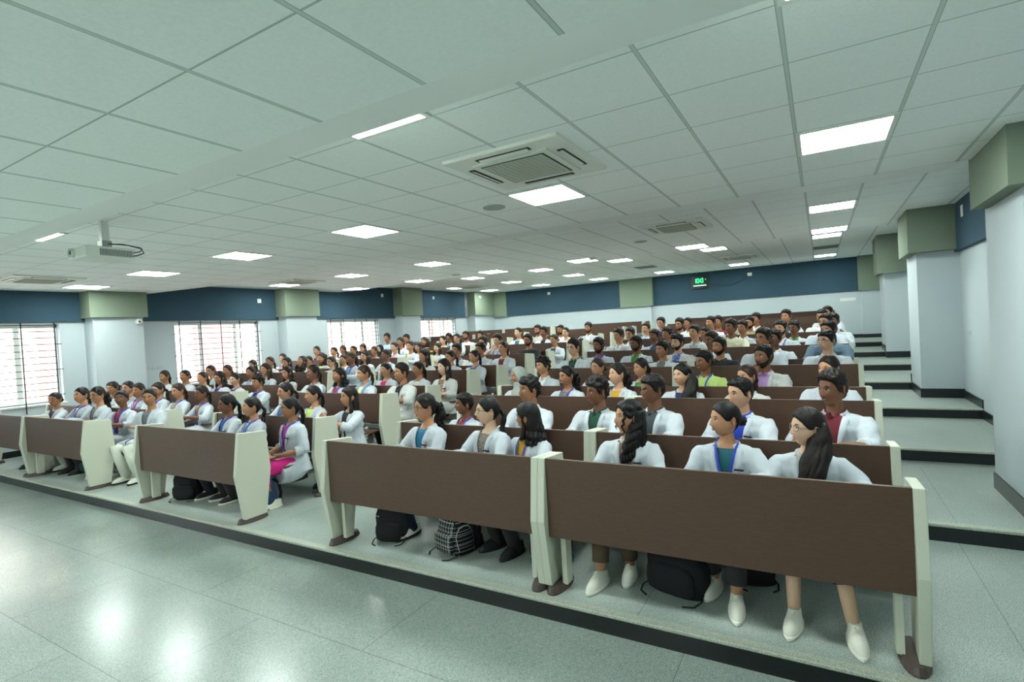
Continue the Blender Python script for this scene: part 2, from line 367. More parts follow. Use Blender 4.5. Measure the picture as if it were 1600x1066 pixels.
# ------------------------------------------------------------------ ceiling fixtures
LF = MB()
for (a, c, p, q) in [(-.3, .3, -.3, -.27), (-.3, .3, .27, .3), (-.3, -.27, -.27, .27), (.27, .3, -.27, .27)]: LF.box((a, p, -.012), (c, q, .01))
LFM = LF.mesh('frame', [OFFW]); LDM = MB().box((-.272, -.272, -.008), (.272, .272, .004)).mesh('diffuser', [LED])
CX = {.2: 'stair-side column', -2.2: 'second column from the stairs', -4.6: 'third column from the stairs', -7.0: 'fourth column from the stairs', -9.4: 'second column from the windows', -11.8: 'window-side column'}
LIGHTS = [(-.93, 3.09, [.2, -2.2, -7.0], 'recess edge'), (1.48, 3.09, list(CX), 'near bay of the hall'), (5.75, 3.32, [.2, -7.0, -9.4, -11.8], 'start of the second bay'),
          (8.15, 3.32, list(CX), 'end of the second bay'), (10.78, 3.55, [.2, -2.2, -4.6, -7.0, -9.4], 'start of the rear bay'), (13.2, 3.55, [-7.0, -9.4, -11.8], 'middle of the rear bay'), (15.5, 3.55, list(CX), 'rear bay by the back wall'),
          (-4.4, 2.81, [-2.2, -4.6, -7.0, -11.8], 'unseen fill added, low front bay'), (-6.2, 2.81, [-2.2, -4.6, -7.0, -11.8], 'unseen fill added at the stage')]  # both front bay rows are unseen fill, added to brighten the ceiling
for y, z, xs, w in LIGHTS:
    for x in xs:
        t = thing('ceiling_light', 'square white LED ceiling panel, %s, %s' % (w, CX[x]), 'ceiling light', (x, y, z), 0, 'square ceiling light panels')
        obj('frame', LFM, t); obj('diffuser', LDM, t)
SLOT = mat('vent_slot_dark', '15181a', .6)
GRILLE = mat('cassette_grille', 'c3c8b8', .6); nt = GRILLE.node_tree
def cassette():
    body = MB().box((-.47, -.47, -.025), (.47, .47, .01)); g = MB(); 
    for k in range(24): g.box((-.25, -.25+k*.0213, -.034), (.25, -.25+k*.0213+.011, -.022))
    for k in range(13): g.box((-.25+k*.041, -.25, -.036), (-.25+k*.041+.006, .25, -.026))
    gb = MB().box((-.262, -.262, -.030), (.262, .262, -.02))
    inner = MB().box((-.31, -.31, -.038), (.31, .31, -.02))
    sl = MB().box((-.22, -.026, -.029), (.22, .026, -.02)); fl = MB().prism([(-.014, -.028), (.022, -.040), (.024, -.037), (-.010, -.026)], -.20, .20)
    return body.mesh('fascia', [OFFW]), inner.mesh('inner_frame', [OFFW]), gb.mesh('intake', [SLOT]), g.mesh('grille', [GRILLE]), sl.mesh('air_slot', [SLOT]), fl.mesh('flap', [OFFW])
CM = cassette()
for x, y, z, w in [(-1.9, .53, 3.09, 'above the front rows near the stairs'), (-10.9, .5, 3.09, 'near the windows above the front rows'), (-1.9, 5.5, 3.32, 'second bay, stair side'), (-11.0, 5.5, 3.32, 'second bay, window side'), (-1.9, 13.3, 3.55, 'rear bay in front of the clock wall'), (-11.2, 13.3, 3.55, 'rear bay corner by the windows')]:
    t = thing('air_conditioner', 'cream ceiling cassette air conditioner, %s' % w, 'air conditioner', (x, y, z), 0, 'ceiling air conditioners')
    fa = obj('fascia', CM[0], t); bevel(fa, .008)
    inn = obj('inner_frame', CM[1], fa); inn.parent = t
    obj('intake', CM[2], t, (0, 0, -.010)); obj('grille', CM[3], t, (0, 0, -.010))
    for k in range(4):
        a = k*PI/2; s_ = obj('air_slot', CM[4], t, (.375*math.sin(a), -.375*math.cos(a), 0), (0, 0, a)); obj('flap', CM[5], s_)
t0 = np.arange(28)/28*2*PI
SPK = MB().rings([np.c_[r*np.cos(t0), r*np.sin(t0), np.full(28, z)] for r, z in ((.115, .005), (.115, -.008), (.105, -.012), (.05, -.013))]).mesh('ceiling_speaker', [mat('speaker_mesh', 'a8b5ae', .7)])
for x, y, z, w in [(-2.84, 1.54, 3.09, 'in the near bay beyond the large air conditioner'), (-2.8, 6.57, 3.32, 'in the second bay'), (-7.97, 7.9, 3.32, 'deep in the second bay toward the windows')]:
    thing('ceiling_speaker', 'round flush grey ceiling speaker %s' % w, 'speaker', (x, y, z), 0, 'ceiling speakers', SPK)
AG = MB().box((-.29, -.29, -.01), (.29, .29, .0)); 
for k in range(14): AG.box((-.27, -.27+k*.04, -.018), (.27, -.27+k*.04+.02, -.01))
AGM = AG.mesh('air_grille', [mat('grille_grey', '7d8a85', .6)])
for x, y, z, w in [(-4.6, 13.2, 3.55, 'in the rear bay near the middle'), (.2, 13.2, 3.55, 'in the rear bay on the stair side')]:
    thing('air_grille', 'square grey slatted return grille %s' % w, 'vent', (x, y, z), 0, 'return air grilles', AGM)
sd = MB(); sd.rings([np.c_[r*np.cos(t0), r*np.sin(t0), np.full(28, z)] for r, z in ((.07, 0), (.075, -.02), (.06, -.05), (.02, -.055))])
thing('smoke_detector', 'small round cream smoke detector on the second bay ceiling', 'smoke detector', (-4.27, 7.9, 3.32), 0, None, sd.mesh('smoke_detector', [OFFW], True))
# projector
t = thing('projector', 'white ceiling projector hanging on a square pole with black cables', 'projector', (-5.87, -.66, 3.05), 0)
obj('pole', MB().box((-.03, -.03, -.19), (.03, .03, .03)).mesh('pole', [ALU]), t)
pb = MB().box((-.045, -.04, -.215), (.045, .04, -.16)).box((-.10, -.01, -.232), (.10, .01, -.215)).box((-.03, -.03, -.24), (.03, .03, -.21)); obj('bracket', pb.mesh('bracket', [GREYM]), t)
pa = .04
body = obj('body', MB().box((-.17, -.21, -.075), (.17, .21, .035)).mesh('body', [OFFW]), t, (.02, -.03, -.275), (0, .0, pa)); bevel(body, .018, 3)
ln = MB(); tt = np.arange(24)/24*2*PI
ln.rings([np.c_[r*np.cos(tt), np.full(24, y), r*np.sin(tt)] for r, y in ((.046, 0), (.046, -.03), (.036, -.03), (.03, -.012))][::-1]); obj('lens', ln.mesh('lens', [OFFW], True, 40), body, (-.07, -.208, -.02))
lg = MB(); lg.ell((0, 0, 0), (.033, .014, .033), 20, 10); obj('lens_glass', lg.mesh('lens_glass', [mat('lens_blue', '1c2747', .05, coat=1)], True), body, (-.07, -.222, -.02))
vg = MB()
for k in range(22): vg.box((0, -.10+k*.0125, -.05), (.003, -.10+k*.0125+.006, .012))
obj('vent', vg.mesh('vent', [mat('vent_grey', '5d6a70', .6)]), body, (.170, .0, 0))
cb = MB(); cb.tube([(.03, .0, -.19), (.14, .1, -.20), (.27, .18, -.24), (.29, .2, -.29), (.22, .17, -.31), (.14, .14, -.31)], .006, 6); cb.tube([(.03, .01, -.19), (.15, .12, -.205), (.28, .19, -.25), (.26, .18, -.275), (.16, .15, -.28)], .005, 6)
obj('cable', cb.mesh('cable', [DARK], True), t)
# wall items
def plate(name, label, cat, loc, n, w=.12, h=.085, gaps=3, rows=1):
    b = MB().box((-w/2, -.008, -h/2), (w/2, 0, h/2))
    rz = {'L': PI/2, 'R': -PI/2, 'B': 0}[n]
    t = thing(name, label, cat, loc, rz); bevel(obj('cover', b.mesh('cover', [OFFW if n == 'B' or h > .1 else WHITE]), t), .002); 
    for k in range(gaps): obj('socket', MB().box((-w/2+w*(k+.2)/gaps, -.012, -h*.3), (-w/2+w*(k+.8)/gaps, -.006, h*.3)).mesh('socket', [ALU if n == 'B' or h > .1 else WHITE]), t)
    return t
plate('wall_socket', 'white multi-gang socket plate low on the window wall past the first column', 'socket', (XL, 3.07, 1.47), 'L', .55, .10, 6)
plate('wall_socket', 'white socket plate on the stair wall between two columns', 'socket', (XR, 6.78, 1.41), 'R', .26, .09, 3)
plate('wall_socket', 'white socket plate high in the back wall corner above the stairs', 'socket', (.79, YB, 2.21), 'B', .42, .10, 3)
plate('wall_switch', 'white square data box on blue fabric between first and second window columns', 'data box', (-12.94, 5.78, 3.0), 'L', .11, .11, 1)
plate('wall_switch', 'white square data box on blue fabric above the third window', 'data box', (-12.94, 10.41, 3.28), 'L', .11, .11, 1)
plate('wall_switch', 'white square data box on blue fabric above the last window', 'data box', (-12.94, 13.2, 3.27), 'L', .11, .11, 1)
plate('wall_switch', 'white square data box on blue fabric of the stair wall', 'data box', (1.78, 6.57, 3.14), 'R', .12, .16, 1)
plate('wall_switch', 'white square data box on the blue back wall near the window corner', 'data box', (-9.83, 17.04, 3.3), 'B', .13, .11, 1)
plate('wall_switch', 'white square outlet on the blue back wall beside the clock', 'outlet', (-2.06, 17.04, 3.31), 'B', .14, .11, 1)
# digital clock
t = thing('digital_clock', 'black digital wall clock with green figures on the blue back wall', 'clock', (-3.72, 17.04, 3.18), 0)
bevel(obj('case', MB().box((-.30, -.05, -.235), (.30, 0, .235)).mesh('case', [DARK]), t), .01)
LEDG = mat('green_led', '30ff80', .5, emis='2cff86', es=2.2); LEDW = mat('pale_led', 'c8ffe0', .5, emis='b8ffd8', es=1.2)
SEG = {'1': 'bc', '0': 'abcdef'}
def digit(b, ch, x, z, w, h, mi=0):
    q = w*.2
    S = {'a': (x, z+h-q, x+w, z+h), 'd': (x, z, x+w, z+q), 'g': (x, z+h/2-q/2, x+w, z+h/2+q/2), 'b': (x+w-q, z+h/2, x+w, z+h), 'c': (x+w-q, z, x+w, z+h/2), 'f': (x, z+h/2, x+q, z+h), 'e': (x, z, x+q, z+h/2)}
    for s in SEG[ch]:
        a = S[s]; b.box((a[0], -.054, a[1]), (a[2], -.049, a[3]), mi)
b = MB(); digit(b, '1', -.20, -.01, .07, .15); digit(b, '0', -.11, -.01, .085, .15); b.box((-.005, -.054, .03), (.012, -.049, .047)); b.box((-.005, -.054, .085), (.012, -.049, .10)); digit(b, '0', .035, -.01, .085, .15)
b.box((.19, -.054, .09), (.215, -.049, .11))
obj('figures', b.mesh('figures', [LEDG]), t)
b = MB()
for k in range(9): b.box((-.22+k*.05, -.054, -.13+(k % 2)*.006), (-.22+k*.05+.036, -.049, -.095))
obj('date_row', b.mesh('date_row', [LEDW]), t)
ck = MB(); ck.tube([(-3.42, 17.03, 3.16), (-3.1, 17.03, 3.0), (-2.7, 17.03, 2.98), (-2.35, 17.03, 3.1), (-2.1, 17.03, 3.28)], .006, 6)
c_ = thing('cable', 'thin dark cable drooping from the clock to the outlet', 'cable', (0, 0, 0), 0, None, ck.mesh('cable', [mat('dark_cable', '14242c', .6)]))
# cameras, conduits
def dome(label, loc):
    t = thing('security_camera', label, 'security camera', loc)
    b = MB(); b.rings([np.c_[np.full(20, x), r*np.cos(tt[:20]*24/20), r*np.sin(tt[:20]*24/20)] for x, r in ((0, .065), (.03, .065), (.05, .058))]); obj('housing', b.mesh('housing', [OFFW], True, 50), t)
    e = MB(); e.ell((.05, 0, 0), (.05, .05, .05), 20, 12); obj('lens_cover', e.mesh('lens_cover', [OFFW], True), t)
    e = MB(); e.ell((.082, -.012, .005), (.022, .024, .024), 14, 8); obj('lens', e.mesh('lens', [DARK], True), t)
dome('white dome security camera with dark eye on the window-side column', (-12.6, 2.68, 2.46))
dome('small dome camera high on the sage corner column by the windows', (-12.52, 15.8, 3.33))
for k, yy in ((0, 15.30), (1, 15.40)):
    b = MB(); b.tube([(0, 0, 0), (0, 0, -1.05)], .014, 8)
    thing('conduit', 'thin white conduit pipe dropping beside the sage corner column', 'conduit', (-12.92, yy, 3.55), 0, 'corner conduits', b.mesh('conduit', [ALU], True))
b = MB(); b.tube([(0, 0, .28), (.05, .05, .27), (.06, .06, .1), (.05, .05, -.08), (0, 0, -.12)], .007, 6)
thing('cable', 'white looped cable beside the sage panel of the first window column', 'cable', (-12.92, 2.9, 2.78), 0, None, b.mesh('cable', [OFFW], True))
# ------------------------------------------------------------------ bags
def fabric(n, c): return mat('cloth_'+n, c, .9, bump=.3, bscale=350)
def backpack(label, loc, rz, col, trim, w=.30, h=.42, d=.20, lean=0, pat=None, extra=None):
    body_m = pat or fabric('bag_'+col, col); t = thing('backpack', label, 'backpack', loc, rz, None)
    t.rotation_euler = (lean, 0, rz)
    def sq(cx, cy, z, rx, ry, k=28, p=3.2):
        a = np.arange(k)/k*2*PI; c, s = np.cos(a), np.sin(a)
        return np.c_[cx+rx*np.sign(s)*abs(s)**(2/p), cy-ry*np.sign(c)*abs(c)**(2/p), np.full(k, z)]
    S = [(0, .82), (.02, .95), (.1, 1.0), (.25, 1.02), (.45, 1.0), (.65, .96), (.8, .86), (.92, .68), (.985, .42), (1, .2)]
    b = MB().rings([sq(.008*math.sin(i*2), .01*math.sin(i), q*h, w/2*s*(1-.06*q), d/2*s*(1-.15*q)) for i, (q, s) in enumerate(S)])
    obj('bag_body', b.mesh('bag_body', [body_m], True), t)
    S2 = [(.06, .6), (.1, .92), (.25, 1), (.42, .97), (.5, .8), (.53, .5)]
    b = MB().rings([sq(0, -d*.46, q*h, w*.40*s, d*.16*s) for q, s in S2]); obj('pocket', b.mesh('pocket', [body_m], True), t)
    zp = MB().tube([(w*.42*math.sin(a), -d*.30-.02*abs(math.cos(a)), h*.60+h*.33*math.cos(a)) for a in np.linspace(-1.7, 1.7, 15)], .005, 6); obj('zipper', zp.mesh('zipper', [trim], True), t)
    hd = MB().tube([(.05*math.cos(a), .02, h*.96+.05*math.sin(a)) for a in np.linspace(.0, PI, 9)], .010, 6, flat=.5); obj('handle', hd.mesh('handle', [trim], True), t)
    for s in (-1, 1):
        st = MB().tube([(s*w*.22, d*.38, h*.92), (s*w*.30, d*.68, h*.72), (s*w*.34, d*.72, h*.4), (s*w*.40, d*.45, h*.08)], .022, 8, flat=.35, up=(0, 1, 0)); obj('strap', st.mesh('strap', [trim], True), t)
        lo = MB().tube([(s*w*.40, -d*.1, .04), (s*w*.5, -d*.4, .02), (s*w*.45, -d*.7, .008), (s*w*.3, -d*.85, .006)], .007, 6, flat=.4); obj('loose_webbing', lo.mesh('loose_webbing', [trim], True), t)
    if extra: extra(t, w, h, d)
    return t
TRIM = fabric('webbing', '0d0f12')
PL = plaid('plaid_bag', '101216', 'b4b8b4', .045, .0016)
def logo_y(t, w, h, d):
    b = MB()
    for (x, z) in ((-.012, 0), (.008, -.004)): b.tube([(x, 0, z), (x+.006, 0, z-.012), (x+.012, 0, z)], .002, 6)
    obj('emblem', b.mesh('emblem', [OFFW]), t, (-w*.3, -d*.58, h*.74))
def patch(t, w, h, d): obj('patch', MB().box((-.045, -.006, -.02), (.045, 0, .02)).mesh('patch', [fabric('tan', 'a9774c')]), t, (-w*.25, -d*.52, h*.78))
def mark(t, w, h, d):
    b = MB().tube([(-.06, 0, -.01), (-.03, 0, .035), (0, 0, -.03), (.03, 0, .035), (.05, 0, -.03), (.015, 0, -.055)], .004, 6); obj('emblem', b.mesh('emblem', [fabric('coral', 'e8805f')]), t, (0, -d*.64, h*.28))
backpack('black backpack with small white emblem under the front bench beside the aisle', (-3.42, .42, 0), .35, '15171a', TRIM, .30, .34, .24, extra=logo_y)
backpack('black and white plaid backpack slumped under the front bench', (-2.72, .42, 0), -.3, '15171a', TRIM, .30, .36, .25, pat=PL)
backpack('black backpack with teal trim behind the shared bench leg', (-1.93, .62, 0), .5, '171b20', fabric('teal_trim', '147a80'), .34, .36, .22)
backpack('large black backpack with tan leather patch by the white sneakers', (-.90, .47, 0), -.25, '0f1215', TRIM, .42, .40, .24, extra=patch)
backpack('small black bag partly hidden behind crossed white sneakers', (-.46, .80, 0), .3, '0e0f12', TRIM, .26, .30, .2)
backpack('navy backpack with coral zigzag emblem behind the tall cream end panel', (-5.42, .50, 0), .2, '1f3a5c', fabric('nv', '14202f'), .30, .34, .22, extra=mark)
backpack('black backpack with hanging webbing beneath the third front bench', (-6.76, .42, 0), .5, '131519', TRIM, .32, .36, .24)
backpack('dark red and navy bag on the aisle floor beside the pink leggings', (-5.28, 1.32, 0), -.9, '3a1c28', fabric('nv', '14202f'), .32, .30, .24)
backpack('dark green bag with yellow trim beneath the window-side front bench', (-9.95, .62, 0), .2, '12342f', fabric('yl', '8a7a2c'), .3, .3, .22)
backpack('charcoal bag under the bench beside the white trousers', (-8.25, 1.25, 0), .1, '202428', TRIM, .34, .30, .24)
for (x, i, z) in [(-5.35, 8, .47), (-5.5, 9, .47), (-3.6, 10, .47), (-3.0, 10, .47), (-2.5, 10, .47)]:
    backpack('black bag on an empty seat, %s row from the front' % ORD[i+1] + (', %s' % {-5.35: 'at the aisle', -5.5: 'at the aisle', -3.6: 'by the aisle end', -3.0: 'between two other bags', -2.5: 'beside the white post'}[x]), (x, ROWY[i]+.70, ROWZ[i]+.46), .2, '101214', TRIM, .30, .50 if x < -4 else .54, .2)
backpack('bright red bag standing on an empty seat of the rear rows', (-.72, ROWY[9]+.70, ROWZ[9]+.46), .2, 'c0303a', fabric('redtrim', '8d1f2a'), .16, .66, .14)
# small things on the front desk
b = MB().rings([np.c_[.075*s*np.cos(t0), .05*s*np.sin(t0), np.full(28, z)] for z, s in ((0, .9), (.03, 1), (.06, .95), (.078, .7), (.085, .3))])
thing('pouch', 'slate blue zipped pouch resting on the front writing top by the long-haired person', 'pouch', (.12, .30, .768), .3, None, b.mesh('pouch', [fabric('slate', '5f7480')], True))
b = MB().rings([np.c_[.075*s*np.cos(t0), .04*s*np.sin(t0), np.full(28, z)] for z, s in ((0, .9), (.05, 1), (.09, .85), (.105, .6), (.11, .3))])
thing('cap', 'folded white and green cloth cap on the front writing top', 'cap', (-.60, .28, .77), .2, None, b.mesh('cap', [fabric('capwhite', 'd8e0da')], True))
def flower(label, loc, c):
    t = thing('flower', label, 'flower', loc); b = MB()
    for k in range(9):
        a = k*2.4; b.ell((.014*math.cos(a)*(k/4), .014*math.sin(a)*(k/4), .09+.006*math.cos(k)), (.018, .018, .014), 10, 6)
    obj('petals', b.mesh('petals', [mat('petal_'+c, c, .8)], True), t); b = MB().tube([(0, 0, 0), (.004, 0, .05), (0, 0, .09)], .003, 6); b.ell((.02, 0, .04), (.02, .006, .01), 8, 5); obj('stem', b.mesh('stem', [mat('stem', '4c5a2c', .8)], True), t)
flower('cream flower lying on a middle bench end panel', (-8.55, ROWY[6]+.24, ROWZ[6]+.905), 'e9ecc0')
flower('yellow flower resting on a bench end panel behind the cream one', (-8.55, ROWY[7]+.24, ROWZ[7]+.905), 'd8b83c')
# ------------------------------------------------------------------ people
def gs(x, c, s): return np.exp(-((x-c)/s)**2)
def sstep(x, a, b): t = np.clip((x-a)/(b-a), 0, 1); return t*t*(3-2*t)
def head_shape(nu, nv, male, off=None):
    """returns grid nv x nu x 3, centre of head at origin, face toward -y"""
    s = np.arange(nu)/nu*2*PI; az = s-.52*np.sin(s)
    ph = PI*(np.arange(nv)+.5)/nv; AZ, PH = np.meshgrid(az, ph)
    dx, dy, dz = np.sin(PH)*np.sin(AZ), -np.sin(PH)*np.cos(AZ), np.cos(PH)
    p = .92
    X = .0745*np.sign(dx)*abs(dx)**p; Y = .094*np.sign(dy)*abs(dy)**.96; Z = .114*dz
    Y = np.where(Y > 0, Y*1.04, Y)
    t = np.clip(-Z/.114, 0, 1); jw = .30 if male else .38
    X = X*(1-jw*t**1.7); Y = np.where(Y > 0, Y*(1-.50*t**1.2), Y*(1-.10*t)) - .016*t**1.5
    X = X*(1+.02*sstep(Z, .0, .05)); fr = sstep(-Y, .02, .06)
    nose = .020*gs(X, 0, .0105)*(gs(Z, -.026, .015)+.42*gs(Z, -.004, .016)) + .007*gs(abs(X), .011, .006)*gs(Z, -.031, .008)
    f = nose + .003*gs(Z, .029, .010)*gs(X, 0, .05) - .009*gs(abs(X), .030, .014)*gs(Z, .010, .012) + .004*gs(abs(X), .040, .018)*gs(Z, -.025, .02)
    f += .0055*gs(X, 0, .022)*gs(Z, -.057, .010) - .003*gs(X, 0, .02)*gs(Z, -.0565, .002) + .006*gs(X, 0, .018)*gs(Z, -.098, .014) - .003*gs(X, 0, .02)*gs(Z, -.077, .007)
    Y = Y - f*fr
    G = np.stack([X, Y, Z], -1)
    if off is not None:
        dirn = np.stack([dx/.075, dy/.095, dz/.115], -1); dirn /= np.linalg.norm(dirn, axis=-1, keepdims=True)
        Y2 = Y + f*fr; G = np.stack([X, Y2, Z], -1)
        G = G + dirn*off(np.degrees(np.abs((AZ+PI) % (2*PI)-PI)), Z, X, Y2, AZ)[..., None]
    return G
def surf(G, x, z):
    P = G.reshape(-1, 3); P = P[P[:, 1] < 0]; k = np.argsort((P[:, 0]-x)**2+(P[:, 2]-z)**2)[:3]; return P[k, 1].mean()
# material slots of the body: 0 skin 1 white 2 iris 3 lips 4 brow 5 nails
SKINS = ['d9b497', 'cba183', 'bb8b6a', 'a27353', '7f563f']
SKM = [mat('skin_%s' % c, c, .5, spec=.35, sss=.06, bump=.04, bscale=300) for c in SKINS]
LIPM = [mat('lip_%s' % c, c, .4) for c in ('b8786a', 'a96c5c', '94584b', '7a4539', '5c332b')]
EYEW = mat('eye_white', 'e8e6e0', .25); IRIS = mat('iris_dark', '1d120c', .1); BROW = mat('brow_hair', '17120f', .8)
def head_mb(seed, male, hi, smile, beard, gaze):
    nu, nv = (72, 56) if hi else (44, 34); G = head_shape(nu, nv, male); b = MB(); b.rings(G, 0)
    S = lambda x, z: surf(G, x, z)
    for s in (-1, 1):
        y = S(s*.031, .010); k1, k2 = (14, 8) if hi else (8, 5)
        b.ell((s*.031, y+.0045, .0095), (.0158, .0098, .0078), k1, k2, 1)
        b.ell((s*.031+gaze*.0045, y-.0040, .0098), (.0064, .0024, .0070), 12, 6, 2)
        b.tube([(s*.014, y-.001, .0085), (s*.022, y-.0050, .0158), (s*.032, y-.0050, .0178), (s*.043, y+.001, .0140), (s*.049, y+.007, .0085)], [.0010, .0024, .0026, .0023, .0008], 6, 4)
        yb = S(s*.03, .03); th = .0044 if male else .0030
        b.tube([(s*.014, yb-.001, .0275), (s*.028, yb-.0015, .0325), (s*.040, yb+.003, .0325), (s*.050, yb+.010, .0275)], [th*.8, th, th*.9, th*.3], 6, 4)
        R = []                     # ear
        for a in np.linspace(0, 2*PI, 12, endpoint=False): R.append((s*(.0735+.007*math.sin(a/2)+.003), .012+.013*math.cos(a)+.002, -.004+.029*math.sin(a)*(1.08 if math.sin(a) > 0 else .9)))
        inner = [(s*.066, .008+.010*math.cos(a), -.004+.024*math.sin(a)) for a in np.linspace(0, 2*PI, 12, endpoint=False)]
        mid = [(s*(abs(p[0])+.004), p[1]+.003, p[2]) for p in R]; cup = [(s*(abs(p[0])-.004), .5*(p[1]+.012), .6*(p[2]+.004)-.004) for p in R]
        rr = [inner, mid, R, cup]; b.rings(rr if s < 0 else [q[::-1] for q in rr], 0)
    y = S(0, -.052); w = .024 if smile else .021; up = .004 if smile else 0
    b.tube([(-w, y+.012, -.055+up), (-.010, y-.001, -.0525), (0, y-.002, -.0535), (.010, y-.001, -.0525), (w, y+.012, -.055+up)], [.0012, .0036, .0033, .0036, .0012], 7, 3)
    b.tube([(-w, y+.012, -.057+up), (-.010, y-.0005, -.063-up*.6), (0, y-.0015, -.0645-up*.6), (.010, y-.0005, -.063-up*.6), (w, y+.012, -.057+up)], [.001, .004, .0045, .004, .001], 7, 3)
    if smile: b.tube([(-.018, y+.008, -.055), (-.008, y-.0008, -.0575), (.008, y-.0008, -.0575), (.018, y+.008, -.055)], [.001, .0028, .0028, .001], 6, 1)
    return b
def rotz(V, a, c=(0, 0)): 
    ca, sa = np.cos(a), np.sin(a); x = V[:, 0]-c[0]; y = V[:, 1]-c[1]
    W = V.copy(); W[:, 0] = c[0]+ca*x-sa*y; W[:, 1] = c[1]+sa*x+ca*y; return W
HC = Vector((0, -.016, 1.122))          # head centre of the seated figure
def torso_secs(sx=1.0, inf=0.0, top=None):
    S = [(0, .015, .43, .165, .120), (0, .012, .50, .170, .122), (0, .006, .60, .150, .105), (0, 0, .70, .142, .100), (0, -.004, .78, .152, .106), (0, -.002, .85, .168, .102), (0, .004, .897, .165, .085), (0, .008, .928, .128, .068), (0, .010, .948, .080, .058)]
    return [(a, b, z, (rx+inf)*(sx if z > .6 else 1), ry+inf) for a, b, z, rx, ry in S]
POSES = {  # left/right: elbow, wrist, hand direction, palm normal, curl
    'desk': [((.245, -.13, .735), (.13, -.34, .785), (-.8, -.6, 0), .25), ((-.245, -.13, .715), (-.11, -.36, .785), (.8, -.5, 0), .3)],
    'lean': [((.27, -.20, .76), (.12, -.40, .83), (-1, -.2, 0), .25), ((-.27, -.20, .76), (-.12, -.42, .83), (1, -.2, 0), .25)],
    'lapx': [((.235, .0, .66), (.10, -.27, .62), (-.8, -.5, -.1), .5), ((-.235, .0, .66), (-.06, -.29, .63), (.8, -.4, -.1), .5)],
    'cross': [((.225, -.09, .71), (-.02, -.21, .735), (-1, -.05, .3), .3), ((-.225, -.09, .70), (.02, -.235, .70), (1, .05, .3), .3)],
    'clasp': [((.235, -.22, .77), (.045, -.40, .87), (-.5, -.3, .6), 1.1), ((-.235, -.22, .77), (-.045, -.41, .87), (.5, -.3, .6), 1.1)],
    'out': [((.315, -.06, .745), (.235, -.36, .795), (-.5, -.8, 0), .25), ((-.265, -.14, .735), (-.12, -.37, .79), (.8, -.5, 0), .3)],
    'chin': [((.245, -.13, .735), (.13, -.35, .815), (-.8, -.6, 0), .25), ((-.20, -.30, .80), (-.065, -.155, .945), (.25, .25, 1), 1.5)],
}
def shoulder(s, sx): return Vector((s*.168*sx, .004, .876))
def hand(b, w, d, curl, s, mi=0):
    d = Vector(d).normalized(); up = Vector((0, 0, 1)) if abs(d.z) < .7 else Vector((0, -1, 0)); side = d.cross(up).normalized(); nrm = side.cross(d).normalized()
    # palm: flattened loft
    R = []
    for q, wd, th in ((-.01, .024, .019), (.02, .034, .015), (.05, .040, .014), (.078, .040, .012), (.088, .036, .009)):
        c = w+d*q; R.append([c+side*(wd*math.cos(a))+nrm*(th*math.sin(a)) for a in np.arange(12)/12*2*PI])
    b.rings(R, mi)
    for k, (o, ln) in enumerate(((-.029, .066), (-.010, .076), (.010, .072), (.028, .056))):
        p = w+d*.082+side*o; pts = [p-d*.012, p]; dd = d.copy(); a = 0
        for j, fr in enumerate((.45, .32, .23)):
            a += curl*(.55, .7, .5)[j]; e = (d*math.cos(a)-nrm*math.sin(a)); p = p+e*ln*fr; pts.append(p.copy())
        b.tube(pts, [.0085, .0085, .0080, .0072, .0058], 8, mi)
    sg = -1 if s > 0 else 1
    p = w+d*.025+side*sg*.030; e1 = (d*.75+side*sg*.55-nrm*.25*min(1, curl+.3)).normalized(); e2 = (d*.95+side*sg*.1-nrm*.35*min(1, curl+.3)).normalized()
    b.tube([p-e1*.012, p, p+e1*.030, p+e1*.030+e2*.028], [.012, .0115, .0095, .0070], 8, mi)
def arm_pts(pose, s, sx):
    e, w, d, c = POSES[pose][0 if s > 0 else 1]; return shoulder(s, sx), Vector(e), Vector(w), d, c
def legs_pts(feet):
    out = []
    for s, f in zip((1, -1), feet): out.append((Vector((s*.085, -.02, .50)), Vector((s*.10+(f[0]-s*.10)*.3, -.46, .50)), Vector((f[0], f[1], .095))))
    return out
FEET0 = [(.11, -.33), (-.11, -.33)]
def body_mb(pose, male, sx, feet, skinny=1.0):
    b = MB(); S = torso_secs(sx, -.006); S += [(0, .012, .965, .056, .052), (0, .008, .99, .050*(1.1 if male else .95), .050), (0, .004, 1.03, .047*(1.14 if male else .93), .049), (0, -.002, 1.085, .046, .046)]
    b.loft(S, 24, 0)
    for s in (1, -1):
        a, e, w, d, c = arm_pts(pose, s, sx); f = 1.12 if male else 1
        b.tube([a, a.lerp(e, .5), e, e.lerp(w, .35), w], [.045*f, .042*f, .037*f, .036*f, .024*f], 12, 0)
        hand(b, w, d, c, s)
    for h, k, an in legs_pts(feet):
        b.tube([h, h.lerp(k, .5), k, k.lerp(an, .3), an+Vector((0, 0, .0))], [.066, .056, .042, .044, .031], 12, 0)
        b.tube([an+Vector((0, .03, -.02)), an+Vector((0, -.02, -.035)), an+Vector((0, -.10, -.06)), an+Vector((0, -.165, -.072))], [.036, .036, .034, .022], 10, 0, flat=.7)
    return b
